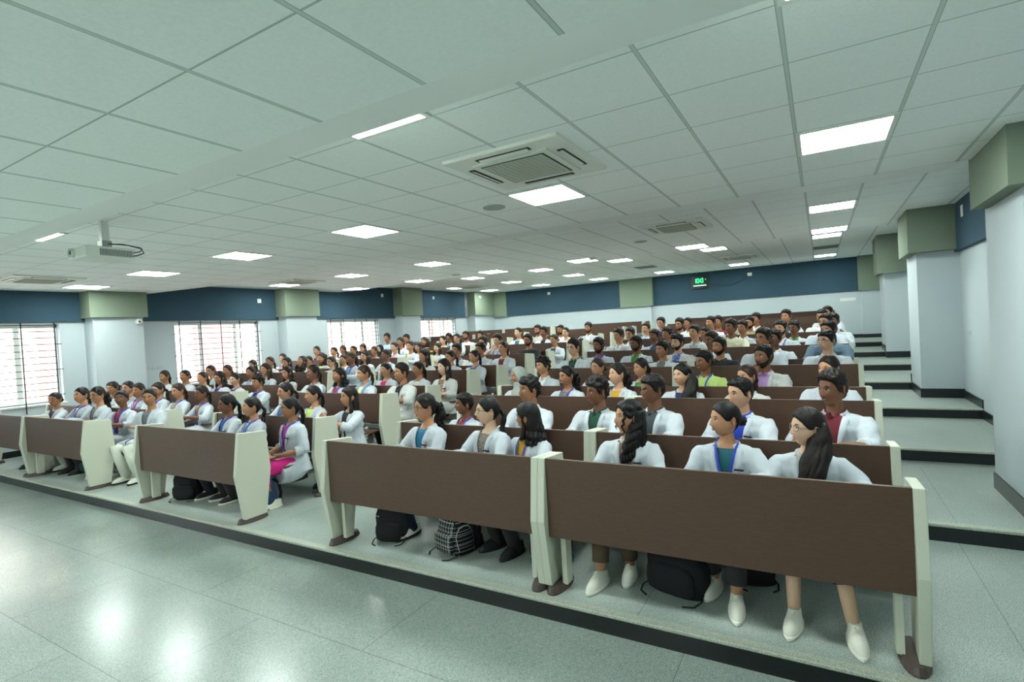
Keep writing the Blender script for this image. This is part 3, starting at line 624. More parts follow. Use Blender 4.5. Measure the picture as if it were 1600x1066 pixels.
# coats -------------------------------------------------------------
COATM = [mat('white_coat_cloth', 'bfc7cf', .85, bump=.5, bscale=11, bdet=4, sheen=.1), mat('ivory_coat_cloth', 'c6c9c7', .85, bump=.5, bscale=11, bdet=4, sheen=.1)]
KV = lambda z: .012+.055*max(0, min(1, (z-.58)/.36))
_cache = {}
def fold(V, amp=.012):
    out = V.copy()
    for i in range(len(V)):
        p = V[i]; n1 = noise.noise(Vector((p[0]*9, p[1]*9, p[2]*16))); n2 = noise.noise(Vector((p[0]*24+5, p[1]*24, p[2]*10)))
        rd = 1-2*abs(noise.noise(Vector((p[0]*7-3, p[1]*7, p[2]*5+p[0]*6)))); q = amp*(n1+.5*n2+.8*rd*rd*rd); r = math.hypot(p[0], p[1])+1e-6; out[i, 0] += q*p[0]/r; out[i, 1] += q*p[1]/r
    return out
def coat_mesh(pose, male, sx, closed, longs):
    key = ('coat', pose, male, sx, closed, longs)
    if key in _cache: return _cache[key]
    b = MB(); S = torso_secs(sx, .016); S = S[:-1]+[(0, .010, .948, .088, .068)]
    S[0] = (0, .02, .40, .21, .15); S[1] = (0, .015, .50, .20, .142)
    b.loft(S, 32, 0)
    for s in (1, -1):
        a, e, w, d, c = arm_pts(pose, s, sx); f = 1.1 if male else 1; inn = Vector((s*.10, .006, .895))
        end = e.lerp(w, .80 if longs else .30)
        b.tube([inn, a, a.lerp(e, .3), a.lerp(e, .7), e, e.lerp(end, .5), end], [.035, .062*f, .063*f, .060*f, .058*f, .054*f, .053*f if not longs else .044], 16, 0)
    lap = [(0, -.02, .50, .20, .10), (0, -.16, .515, .205, .10), (0, -.30, .52, .20, .09), (0, -.40, .515, .19, .08)]
    if pose == 'lapx': lap = [(0, .06, .45, .19, .14), (0, -.10, .44, .205, .17), (0, -.24, .44, .20, .15)]
    t = np.arange(24)/24*2*PI
    b.rings([np.c_[x+rx*np.cos(t), np.full(24, y), z+rz*np.sin(t)] for x, y, z, rx, rz in lap][::-1] if False else [np.c_[x+rx*np.cos(t), np.full(24, y), z+rz*np.sin(t)] for x, y, z, rx, rz in lap], 0)
    tmp = obj('tmp', b.mesh('tmp', []))
    me = baked(tmp, ('REMESH', dict(mode='VOXEL', voxel_size=.0105)), ('SMOOTH', dict(factor=.6, iterations=7)))
    bpy.data.objects.remove(tmp)
    bm = bmesh.new(); bm.from_mesh(me)
    def cut(co, no): bmesh.ops.bisect_plane(bm, geom=bm.verts[:]+bm.edges[:]+bm.faces[:], plane_co=co, plane_no=no)
    cut((0, 0, .936), (0, 0, 1))
    if closed:
        bmesh.ops.delete(bm, geom=[f for f in bm.faces if f.calc_center_median().z > .936 and abs(f.calc_center_median().x) < .075], context='FACES')
    else:
        for s in (1, -1):
            cut((s*.012, 0, .58), (s*1.0, 0, -.055/.36))
        bmesh.ops.delete(bm, geom=[f for f in bm.faces if (lambda c: (c.z > .936 and abs(c.x) < .075) or (c.y < .0 and c.z > .44 and abs(c.x) < KV(c.z)-1e-4 if c.z > .58 else (c.y < -.02 and abs(c.x) < .006 and c.z > .44)))(f.calc_center_median())], context='FACES')
    bm.verts.ensure_lookup_table()
    # outer faces only: drop anything inside
    bm.to_mesh(me)
    V = np.array([v.co[:] for v in bm.verts]); bvh = BVHTree.FromBMesh(bm)
    def cy(x, z, o):
        h = bvh.ray_cast(Vector((x, -.6, z)), Vector((0, 1, 0)))[0]; return (h.y if h and h.y < .02 else -.07)-o
    bm.free()
    x = MB()
    n = len(me.vertices); co = np.zeros(n*3); me.vertices.foreach_get('co', co); co = fold(co.reshape(-1, 3)); me.vertices.foreach_set('co', co.ravel())
    # lapels and collar
    zs = np.linspace(.935, .68 if not closed else .90, 12 if not closed else 3)
    for s in (1, -1):
        if not closed:
            R = []
            for i, z in enumerate(zs):
                t_ = i/11; k = KV(z); w = .058*(1-t_)**.6*(1.0 if t_ > .22 else .72+.28*t_/.22)+.004
                if abs(t_-.2) < .05: w *= .72
                p = [(s*k, cy(s*k*1.05, z, .004), z), (s*(k+w*.5), cy(s*(k+w*.5), z, .021), z-.004), (s*(k+w), cy(s*(k+w), z, .018), z-.010)]
                q = [(a, c+.004, d) for a, c, d in p[::-1]]; R.append(p+q)
            x.rings(R if s > 0 else [r[::-1] for r in R], 0)
    R = []
    a0 = .62 if not closed else .25
    for a in np.linspace(a0, 2*PI-a0, 26):
        sx_, cx_ = math.sin(a), -math.cos(a); fr = max(0, -cx_)
        rx, ry = .072, .060; cz = .944-.022*fr
        o1 = ((rx-.004)*sx_, .010+(ry-.002)*cx_, cz+.022); o2 = ((rx+.006)*sx_, .010+(ry+.006)*cx_, cz+.022); o3 = ((rx+.032)*sx_, .010+(ry+.024)*cx_, cz-.022); o4 = ((rx+.028)*sx_, .010+(ry+.018)*cx_, cz-.026); o5 = ((rx-.006)*sx_, .010+(ry-.004)*cx_, cz-.022)
        R.append([o1, o2, o3, o4, o5])
    x.rings(R, 0)
    if not longs:
        for s in (1, -1):          # turned cuff
            a, e, w, d, c = arm_pts(pose, s, sx); end = e.lerp(w, .30); d_ = (w-e).normalized(); f = 1.1 if male else 1
            x.tube([end-d_*.028, end-d_*.026, end+d_*.004, end+d_*.006], [.050*f, .057*f, .057*f, .050*f], 18, 0)
    xm = x.mesh('tmp2', [])
    bm = bmesh.new(); bm.from_mesh(me); bm.from_mesh(xm); 
    me2 = bpy.data.meshes.new('coat'); bm.to_mesh(me2); bm.free()
    me2.materials.append(None); me2.polygons.foreach_set('use_smooth', [True]*len(me2.polygons))
    _cache[key] = me2; return me2
def shirt_mesh(male, sx, collar):
    key = ('shirt', male, sx, collar)
    if key in _cache: return _cache[key]
    b = MB(); S = torso_secs(sx, .007)[1:-1]; zt = .93
    k = 32; t = np.arange(k)/k*2*PI; R = [np.c_[c[0]+c[3]*np.sin(t), c[1]-c[4]*np.cos(t), np.full(k, c[2])] for c in S]
    dip = .055 if not collar else .012
    for rx, ry, z in ((.105, .070, .934), (.082, .063, .944)):
        fr = np.clip(np.cos(t), 0, 1)**2; R.append(np.c_[rx*np.sin(t), .010-(ry+.012*fr)*np.cos(t), z-dip*fr])
    b.rings(R, 0, cap=False)
    if collar:
        R = []
        for a in np.linspace(.22, 2*PI-.22, 24):
            s_, c_ = math.sin(a), -math.cos(a); fr = max(0, -c_); cz = .952-.026*fr
            R.append([(.060*s_, .010+.058*c_, cz+.026), (.066*s_, .010+.064*c_, cz+.027), (.082*s_, .010+.078*c_, cz-.012-.012*fr), (.076*s_, .010+.072*c_, cz-.012), (.060*s_, .010+.058*c_, cz-.004)])
        b.rings(R, 0)
    me = b.mesh('shirt', [None], True); _cache[key] = me; return me
def scarf_mesh():
    if 'scarf' in _cache: return _cache['scarf']
    b = MB()
    for s in (1, -1): b.tube([(s*.01, .085, .985), (s*.07, .05, .985), (s*.088, -.03, .955), (s*.082, -.115, .88), (s*.065, -.148, .76), (s*.06, -.15, .62)], [.026, .03, .03, .032, .034, .034], 12, 0, flat=.5, up=(0, 1, 0))
    me = b.mesh('scarf', [None], True); _cache['scarf'] = me; return me
def lanyard_mesh():
    if 'lan' in _cache: return _cache['lan']
    b = MB()
    for s in (1, -1):
        P = [(s*.03, .072, .975), (s*.066, .045, .972), (s*.074, -.01, .962), (s*.066, -.075, .938), (s*.055, -.118, .89), (s*.042, -.140, .82), (s*.024, -.145, .74), (s*.006, -.142, .67)]; R = []
        for i, p in enumerate(P):
            q = Vector(P[min(i+1, 7)])-Vector(P[max(i-1, 0)]); q.normalize(); out = Vector((p[0]*.6, p[1]-.01 if p[1] < 0 else p[1], 0)).normalized(); sd = q.cross(out).normalized()*.0080; p = Vector(p)
            R.append([p+sd, p+sd+out*.003, p-sd+out*.003, p-sd])
        b.rings(R if s > 0 else [r[::-1] for r in R], 0)
    b.box((-.014, -.150, .63), (.014, -.141, .675))
    me = b.mesh('lanyard', [None]); _cache['lan'] = me; return me
def trousers_mesh(feet, tag, leg=1.0):
    key = ('tr', tag, leg)
    if key in _cache: return _cache[key]
    b = MB(); b.loft([(0, .01, .42, .165, .12), (0, .01, .50, .168, .125), (0, .01, .58, .15, .11)], 24)
    for h, k, an in legs_pts(feet):
        e = k.lerp(an, leg); b.tube([h, h.lerp(k, .5), k+Vector((0, -.01, 0)), k.lerp(e, .4), e], [.092, .084, .068, .062, .052 if leg > .8 else .058], 14)
    me = b.mesh('trousers', [None], True); _cache[key] = me; return me
def shoe_mesh():
    if 'shoe' in _cache: return _cache['shoe']
    b = MB(); k = 20; t = np.arange(k)/k*2*PI
    def ring(z, f, h, c=0): return np.c_[.044*f*np.sin(t)*(1-.12*np.cos(t)), -.045+c-(.135*h)*np.cos(t), np.full(k, z)]
    b.rings([ring(0, .96, .98), ring(.004, 1.04, 1.03), ring(.022, 1.05, 1.035), ring(.026, .98, .98)], 1)
    top = []
    for z, f, y0, y1 in ((.024, .98, -.177, .087), (.045, .95, -.168, .088), (.058, .86, -.13, .086), (.072, .78, -.08, .084), (.092, .70, -.045, .080), (.100, .68, -.035, .078)):
        top.append(np.c_[.044*f*np.sin(t), (y0+y1)/2-(y1-y0)/2*np.cos(t), z+.010*np.cos(t)*(z > .05)])
    b.rings(top, 0)
    for i in range(4): b.tube([(-.022, -.070-.016*i, .078-.008*i), (0, -.078-.016*i, .088-.0095*i), (.022, -.070-.016*i, .078-.008*i)], .003, 6, 1)
    b.tube([(0, -.045, .10), (0, -.06, .115), (0, -.07, .108)], [.014, .013, .006], 8, 0, flat=.3, up=(0, 1, 0))
    me = b.mesh('shoe', [None, None], True, 50); _cache['shoe'] = me; return me
# hair --------------------------------------------------------------
def hairmat(n, c, sc=90):
    M = mat(n, c, .46, spec=.28); nt = M.node_tree; N = nt.nodes; L = nt.links; b = N['Principled BSDF']; tc = N.new('ShaderNodeTexCoord'); mp = N.new('ShaderNodeMapping'); mp.inputs['Scale'].default_value = (3.2, .7, .35)
    L.new(tc.outputs['Object'], mp.inputs[0]); n_ = N.new('ShaderNodeTexNoise'); n_.inputs['Scale'].default_value = sc; n_.inputs['Detail'].default_value = 3; L.new(mp.outputs[0], n_.inputs[0])
    bp = N.new('ShaderNodeBump'); bp.inputs['Strength'].default_value = .7; bp.inputs['Distance'].default_value = .004; L.new(n_.outputs[0], bp.inputs['Height']); L.new(bp.outputs[0], b.inputs['Normal']); return M
HAIRM = [hairmat('black_hair', '0a090a'), hairmat('soft_black_hair', '0f0d0c'), hairmat('dark_brown_hair', '1a1210'), hairmat('brown_hair', '2e1e17')]
HIJ = {'h': mat('grey_hijab_cloth', '9aa19a', .9, bump=.3, bscale=40), 'H': mat('navy_hijab_cloth', '16202c', .9, bump=.3, bscale=40)}
def hl_curve(male):
    if male: A = [(0, .066), (25, .064), (48, .052), (62, .030), (72, -.004), (84, -.028), (92, .012), (104, .004), (120, -.045), (140, -.072), (180, -.082)]
    else: A = [(0, .066), (25, .058), (48, .040), (62, .014), (74, -.006), (86, -.006), (96, .016), (108, .0), (122, -.050), (145, -.080), (180, -.088)]
    return [a for a, _ in A], [z for _, z in A]
def hair_cap(b, male, T, rough=0, fringe=0, nz=30, nu=64, nv=44, seed=0, part=False):
    xa, za = hl_curve(male)
    def off(az, Z, X, Y, AZ):
        h = np.interp(az, xa, za)-fringe*np.exp(-(az/45)**2)
        m = sstep(Z-h, -.004, .012); t = T(az, Z)
        if part: t = t-.005*np.exp(-(X/.004)**2)*(Z > .03)*(Y < .03)
        o = -.012+(t+.012)*m
        if rough:
            for i in np.ndindex(o.shape):
                if m[i] > .05: o[i] += rough*m[i]*noise.noise(Vector((X[i]*nz+seed*7, Y[i]*nz, Z[i]*nz)))
        return o
    b.rings(head_shape(nu, nv, male, off), 0); return b
def wavy(b, P, r, seed, amp=.012, fr=3, k=14, flat=.7, n=26):
    k = max(k, 22)
    P = [Vector(p) for p in P]; L_ = len(P)-1; Q = []; Rr = []
    for i in range(n):
        u = i/(n-1)*L_; j = min(int(u), L_-1); f = u-j; p = P[j].lerp(P[j+1], f); rr = r[j]+(r[j+1]-r[j])*f
        ph = i/(n-1)*fr*2*PI+seed; p = p+Vector((math.sin(ph), math.cos(ph*.9)*.5, 0))*amp*min(1, i/5); Q.append(p); Rr.append(rr*(1+.10*math.sin(ph*2.3)))
    b.tube(Q, Rr, k, 0, flat, gro=.055)
def curls(b, cen, rad, n, r, seed, ymin=-9):
    rg = random.Random(seed)
    for _ in range(n):
        a, c = rg.uniform(0, 2*PI), rg.uniform(-1, 1); s = math.sqrt(1-c*c); d = Vector((s*math.cos(a), s*math.sin(a), c)); p = Vector(cen)+Vector((d.x*rad[0], d.y*rad[1], d.z*rad[2]))
        if p.y < ymin: continue
        q = r*rg.uniform(.7, 1.25); b.ell(p, (q, q, q*1.2), 8, 6)
def hair_mesh(style, v):
    key = ('hair', style, v)
    if key in _cache: return _cache[key]
    b = MB(); s = v*3+1; fem = .0085
    top = lambda a, c: (lambda az, Z: a+(c-a)*sstep(Z, .02, .09))
    if style == 'm': hair_cap(b, True, top(.007, .020+.004*v), .010, .0+.006*(v % 2), 75, seed=s)
    elif style == 'k': hair_cap(b, True, top(.013, .030), .022, .014, 48, seed=s); curls(b, (0, .005, .062), (.066, .082, .062), 60, .012, s, -.075)
    elif style in ('p', 'B'):
        hair_cap(b, False, lambda az, Z: .008+.004*sstep(Z, .03, .1)+.004*(az > 120), 0, seed=s, part=True)
        b.ell((0, .094, .012), (.026, .022, .026), 14, 10); sd = (-1, 1)[v % 2]
        wavy(b, [(0, .105, .010), (sd*.01, .135, -.05), (sd*.03, .125, -.13), (sd*.055, .105, -.22), (sd*.06, .09, -.30)], [.020, .030, .032, .026, .008], s, .008, 2)
        if style == 'B':
            pass
    elif style == 'q':
        hair_cap(b, False, lambda az, Z: .010+.005*sstep(Z, .03, .1), .008, seed=s)
        sd = (-1, 1)[v % 2]; wavy(b, [(0, .095, .03), (sd*.01, .140, -.03), (sd*.02, .135, -.12), (sd*.03, .115, -.22), (sd*.04, .09, -.28)], [.025, .046, .050, .040, .015], s, .012, 3, flat=.9)
        for z in (-.02, -.08, -.15, -.21): curls(b, (sd*.02, .13, z), (.045, .04, .04), 16, .014, s+int(z*100), .05)
    elif style == 'b':
        hair_cap(b, False, lambda az, Z: .008+.004*sstep(Z, .03, .1), 0, seed=s, part=v % 2 == 0)
        b.ell((0, .108, -.025), (.034, .030, .032), 18, 12); curls(b, (0, .112, -.025), (.026, .024, .024), 14, .010, s, .1)
    elif style in ('l', 's', 'x', 'w', 'c'):
        hair_cap(b, False, lambda az, Z: .010+.006*sstep(Z, .0, .08)+.004*(az > 80), .004 if style in 'lsx' else .014, 0, 30, seed=s, part=style in ('l', 'x'))
        ln = {'l': -.36, 's': -.20, 'x': -.22, 'w': -.20, 'c': -.26}[style]; wd = 1.25 if style in 'wc' else 1.0
        k = 26; t = np.arange(k)/k*2*PI; R = []
        for i in range(16):
            u = i/15; z = .055+(ln-.055)*u; rx = (.070+.022*math.sin(min(1, u*1.6)*PI*.62))*wd; ry = (.055+.014*u)*wd; cy_ = .048+.004*math.sin(u*3)
            if u > .85: rx *= 1-1.2*(u-.85); ry *= 1-2*(u-.85)
            w_ = 1+(.05 if style in 'wc' else .022)*np.sin(t*7+u*9+s)+.02*np.sin(t*13-u*14)
            R.append(np.c_[rx*w_*np.sin(t), cy_-ry*w_*np.cos(t), np.full(k, z)])
        b.rings(R, 0)
        if style == 'x':
            for q, (ox, oy, w, ln_) in enumerate(((0, 0, .058, 0), (.035, .022, .050, .02), (-.022, .004, .040, .03), (.060, .040, .036, .05), (.015, -.018, .034, .01))):
                wavy(b, [(.045+ox*.3, .050+oy*.4, .035), (.072+ox*.5, .030+oy, -.06), (.090+ox*.7, -.015+oy, -.15), (.095+ox, -.060+oy, -.25), (.088+ox*.9, -.085+oy, -.36), (.080+ox*.7, -.095+oy, -.48+ln_)], [w*.55, w*.85, w, w, w*.9, w*.4], s+q*.5, .006, 1.6, 24, .8)
        if style == 'c':
            for sd in (1,): 
                for q in range(5): wavy(b, [(sd*(.062+.008*q), .01+.012*q, -.01), (sd*(.082+.006*q), -.02+.012*q, -.10), (sd*(.098), -.07+.02*q, -.20), (sd*(.085+.008*q), -.10+.012*q, -.32)], [.016, .022, .022, .008], s+q, .014, 4.5, 10, .9)
            wavy(b, [(-.058, -.058, .05), (-.064, -.072, .0), (-.056, -.078, -.05), (-.058, -.07, -.09)], [.004, .006, .006, .002], 1, .007, 3, 8, 1)
            wavy(b, [(.058, -.055, .05), (.066, -.062, .0), (.060, -.072, -.05), (.06, -.06, -.11)], [.006, .009, .008, .003], 2, .008, 3.4, 8, 1)
            curls(b, (0, .06, -.12), (.09, .06, .10), 50, .018, s, .02)
        if style == 'w': curls(b, (0, .05, -.04), (.105, .075, .13), 110, .020, s, -.01)
        if style == 's':
            for q in range(9):
                a = -1.9+q*.48; wavy(b, [(.062*math.sin(a), .05+.05*math.cos(a), -.05), (.088*math.sin(a), .048+.062*math.cos(a), -.13), (.100*math.sin(a), .045+.070*math.cos(a), -.19), (.085*math.sin(a), .045+.060*math.cos(a), -.225-.01*(q % 3))], [.014, .022, .024, .008], s+q, .010, 2.5, 14, .9)
        if style in 'ls':
            for sd in (1, -1): wavy(b, [(sd*.060, -.020, .02), (sd*.076, -.012, -.06), (sd*.088, -.02, -.15), (sd*.080, -.045, ln+.03)], [.010, .019, .026, .010], s+sd, .006, 1.5, 12, .8)
    me = b.mesh('hair', [None], True); _cache[key] = me; return me
def hijab_mesh():
    if 'hij' in _cache: return _cache['hij']
    b = MB()
    def off(az, Z, X, Y, AZ):
        rr = np.sqrt((X/.058)**2+((Z+.012)/.082)**2); m = np.where(Y < 0, sstep(rr, .93, 1.12), 1)
        return -.012+(.014+.006*np.sin(AZ*9+Z*60)*.4+.012)*m
    b.rings(head_shape(64, 44, False, off), 0)
    k = 36; t = np.arange(k)/k*2*PI; R = []
    for z, rx, ry, cy_ in ((-.075, .066, .078, .0), (-.105, .070, .080, .0), (-.14, .078, .082, .004), (-.175, .115, .10, .01), (-.21, .150, .125, .01), (-.28, .158, .140, .006), (-.34, .150, .142, .002)):
        w_ = 1+.03*np.sin(t*6+z*30); R.append(np.c_[rx*w_*np.sin(t), cy_-ry*w_*np.cos(t), np.full(k, z)+.012*np.cos(t)])
    b.rings(R, 0)
    me = b.mesh('hijab', [None], True); _cache['hij'] = me; return me
def glasses_mesh(round_):
    key = ('gl', round_)
    if key in _cache: return _cache[key]
    b = MB(); G = head_shape(44, 34, False); y = surf(G, .031, .01)-.012
    for s in (1, -1):
        n = 22; pts = []
        for i in range(n+1):
            a = i/n*2*PI; ca, sa = math.cos(a), math.sin(a); p = 1.0 if round_ else .62
            pts.append((s*.0325+.0235*np.sign(ca)*abs(ca)**p, y+.006*abs(ca)*(ca*s > 0), .007+(.0195 if round_ else .0165)*np.sign(sa)*abs(sa)**p))
        b.tube(pts, .0023, 6, 0)
        b.tube([(s*.056, y+.005, .013), (s*.066, y+.018, .013), (s*.077, -.03, .012), (s*.079, .02, .008)], .0020, 6, 0)
    b.tube([(-.009, y, .011), (0, y-.003, .014), (.009, y, .011)], .0015, 6, 0)
    me = b.mesh('glasses', [None], True); _cache[key] = me; return me
def beard_mesh(kind):
    key = ('beard', kind)
    if key in _cache: return _cache[key]
    b = MB()
    if kind == 'm':
        y = surf(head_shape(44, 34, True), 0, -.044); b.tube([(-.024, y+.010, -.048), (-.010, y-.001, -.0425), (0, y-.002, -.042), (.010, y-.001, -.0425), (.024, y+.010, -.048)], [.001, .0035, .003, .0035, .001], 6)
    else:
        def off(az, Z, X, Y, AZ):
            line = np.interp(az, [0, 20, 35, 60, 80, 92, 180], [-.040, -.042, -.050, -.042, -.010, .0, -.5])
            m = sstep(line-Z, 0, .010)*(az < 96); mouth = np.exp(-(X/.021)**4-((Z+.057)/.0095)**4)*(Y < 0)
            return -.010+(.0125+.0015*np.sin(AZ*40))*m*(1-mouth)
        b.rings(head_shape(72, 56, True, lambda *a: off(*a)+.0052*np.exp(-(a[2]/.022)**2-((a[1]+.057)/.010)**2)*0), 0)
        y = surf(head_shape(44, 34, True), 0, -.044); b.tube([(-.026, y+.012, -.052), (-.010, y-.002, -.043), (0, y-.003, -.0425), (.010, y-.002, -.043), (.026, y+.012, -.052)], [.003, .004, .003, .004, .003], 6)
    me = b.mesh('beard', [None], True); _cache[key] = me; return me
BEARDM = mat('beard_hair', '1a1412', .85, bump=.8, bscale=400)
SH = dict(cream='d9d3bb', teal='1f5d6b', floral=None, mustard='c99a24', pattern=None, blue='1d6d94', magenta='c2186e', sky='8fb6d6', grey='6c7377', red='b8303f', white='e3e7ea', black='191b20', maroon='6e1f2c', royal='1f3fae', charcoal='3c444a', forest='1e4a38', rust='9c3420', lime='b4d25a', cyan='2a9fc9', yellow='d8c86a', pink='cf8fa2', navy='1c2c55', skyscarf='e4dc9a', lilac='b08cc4', green='4b8f45', limeshirt='b5cf78', slateshirt='5c7384', creamshirt='dcdcc0', floralblue=None, plaid=None, denim='2f5d8f', khaki='8f8a68', paleblue='aac2d8', maroonshirt='7b1c3f')
def shirt_mat(k):
    if 'top_'+k in MATS: return MATS['top_'+k]
    if k == 'floral': return print_mat('top_floral', ['e0cda8', 'a5525c', '6f7a4c'], 60)
    if k == 'pattern': return print_mat('top_pattern', ['22201f', '8a8078'], 90)
    if k == 'floralblue': return print_mat('top_floralblue', ['dfe6f0', '3b62b0'], 55)
    if k == 'plaid': return plaid('top_plaid', '1f3340', 'b8c8d4', .02, .003)
    return mat('top_'+k, SH[k], .85, bump=.15, bscale=30)
PANTS = [mat('trousers_'+c, c, .9, bump=.2, bscale=60) for c in ('1d2530', '22304a', 'd9dccf', '2b2b2d', '5a4a3a')]
MAGL = mat('magenta_leggings', 'c41276', .8); LANM = mat('blue_lanyard', '2440b8', .6); NBM = mat('black_badge', '14161a', .4); SHOEW = mat('white_shoe', 'd9d9cc', .7); SHOEL = mat('white_sole', 'e6e4d6', .7); SHOEB = mat('black_shoe', '17181b', .6); GLM = [mat('dark_glasses_frame', '1c1a1c', .3), mat('thin_metal_frame', '8f8c88', .25, .8)]
PINKE = mat('pink_emblem', 'e0907f', .7)
BADGE = MB().box((-.030, -.003, -.006), (.030, .003, .006)).mesh('name_badge', [NBM])
EMB = MB().rings([np.c_[.012*s*np.cos(t0), np.full(28, y), .012*s*np.sin(t0)] for y, s in ((0, 1), (-.002, .9))]).mesh('pocket_emblem', [PINKE])
WATCH = MB().tube([(.030*math.cos(a), .026*math.sin(a), 0) for a in np.linspace(0, 2*PI, 20)], .010, 8, flat=.35).mesh('wristwatch', [DARK], True)
HAIRN = dict(m='short-haired', k='curly-haired', p='ponytailed', B='ponytailed', q='curly-ponytailed', b='tied-back-haired', l='long-haired', s='shoulder-length-haired', x='side-swept long-haired', w='big-wavy-haired', c='half-up curly-haired', h='grey-hijab-wearing', H='navy-hijab-wearing')
TOPN = dict(skyscarf='sky scarf', pattern='dark patterned top', floral='floral top', floralblue='blue print shirt', plaid='plaid shirt', limeshirt='lime shirt', slateshirt='slate shirt', creamshirt='cream shirt', maroonshirt='maroon shirt', paleblue='pale blue shirt')
FEETS = {0: [(.20, .266-.89), (-.10, .31-.89)], 1: [(.09, .366-.89), (-.07, .569-.89)], 2: [(.07, .532-.89), (-.08, .33-.89)]}
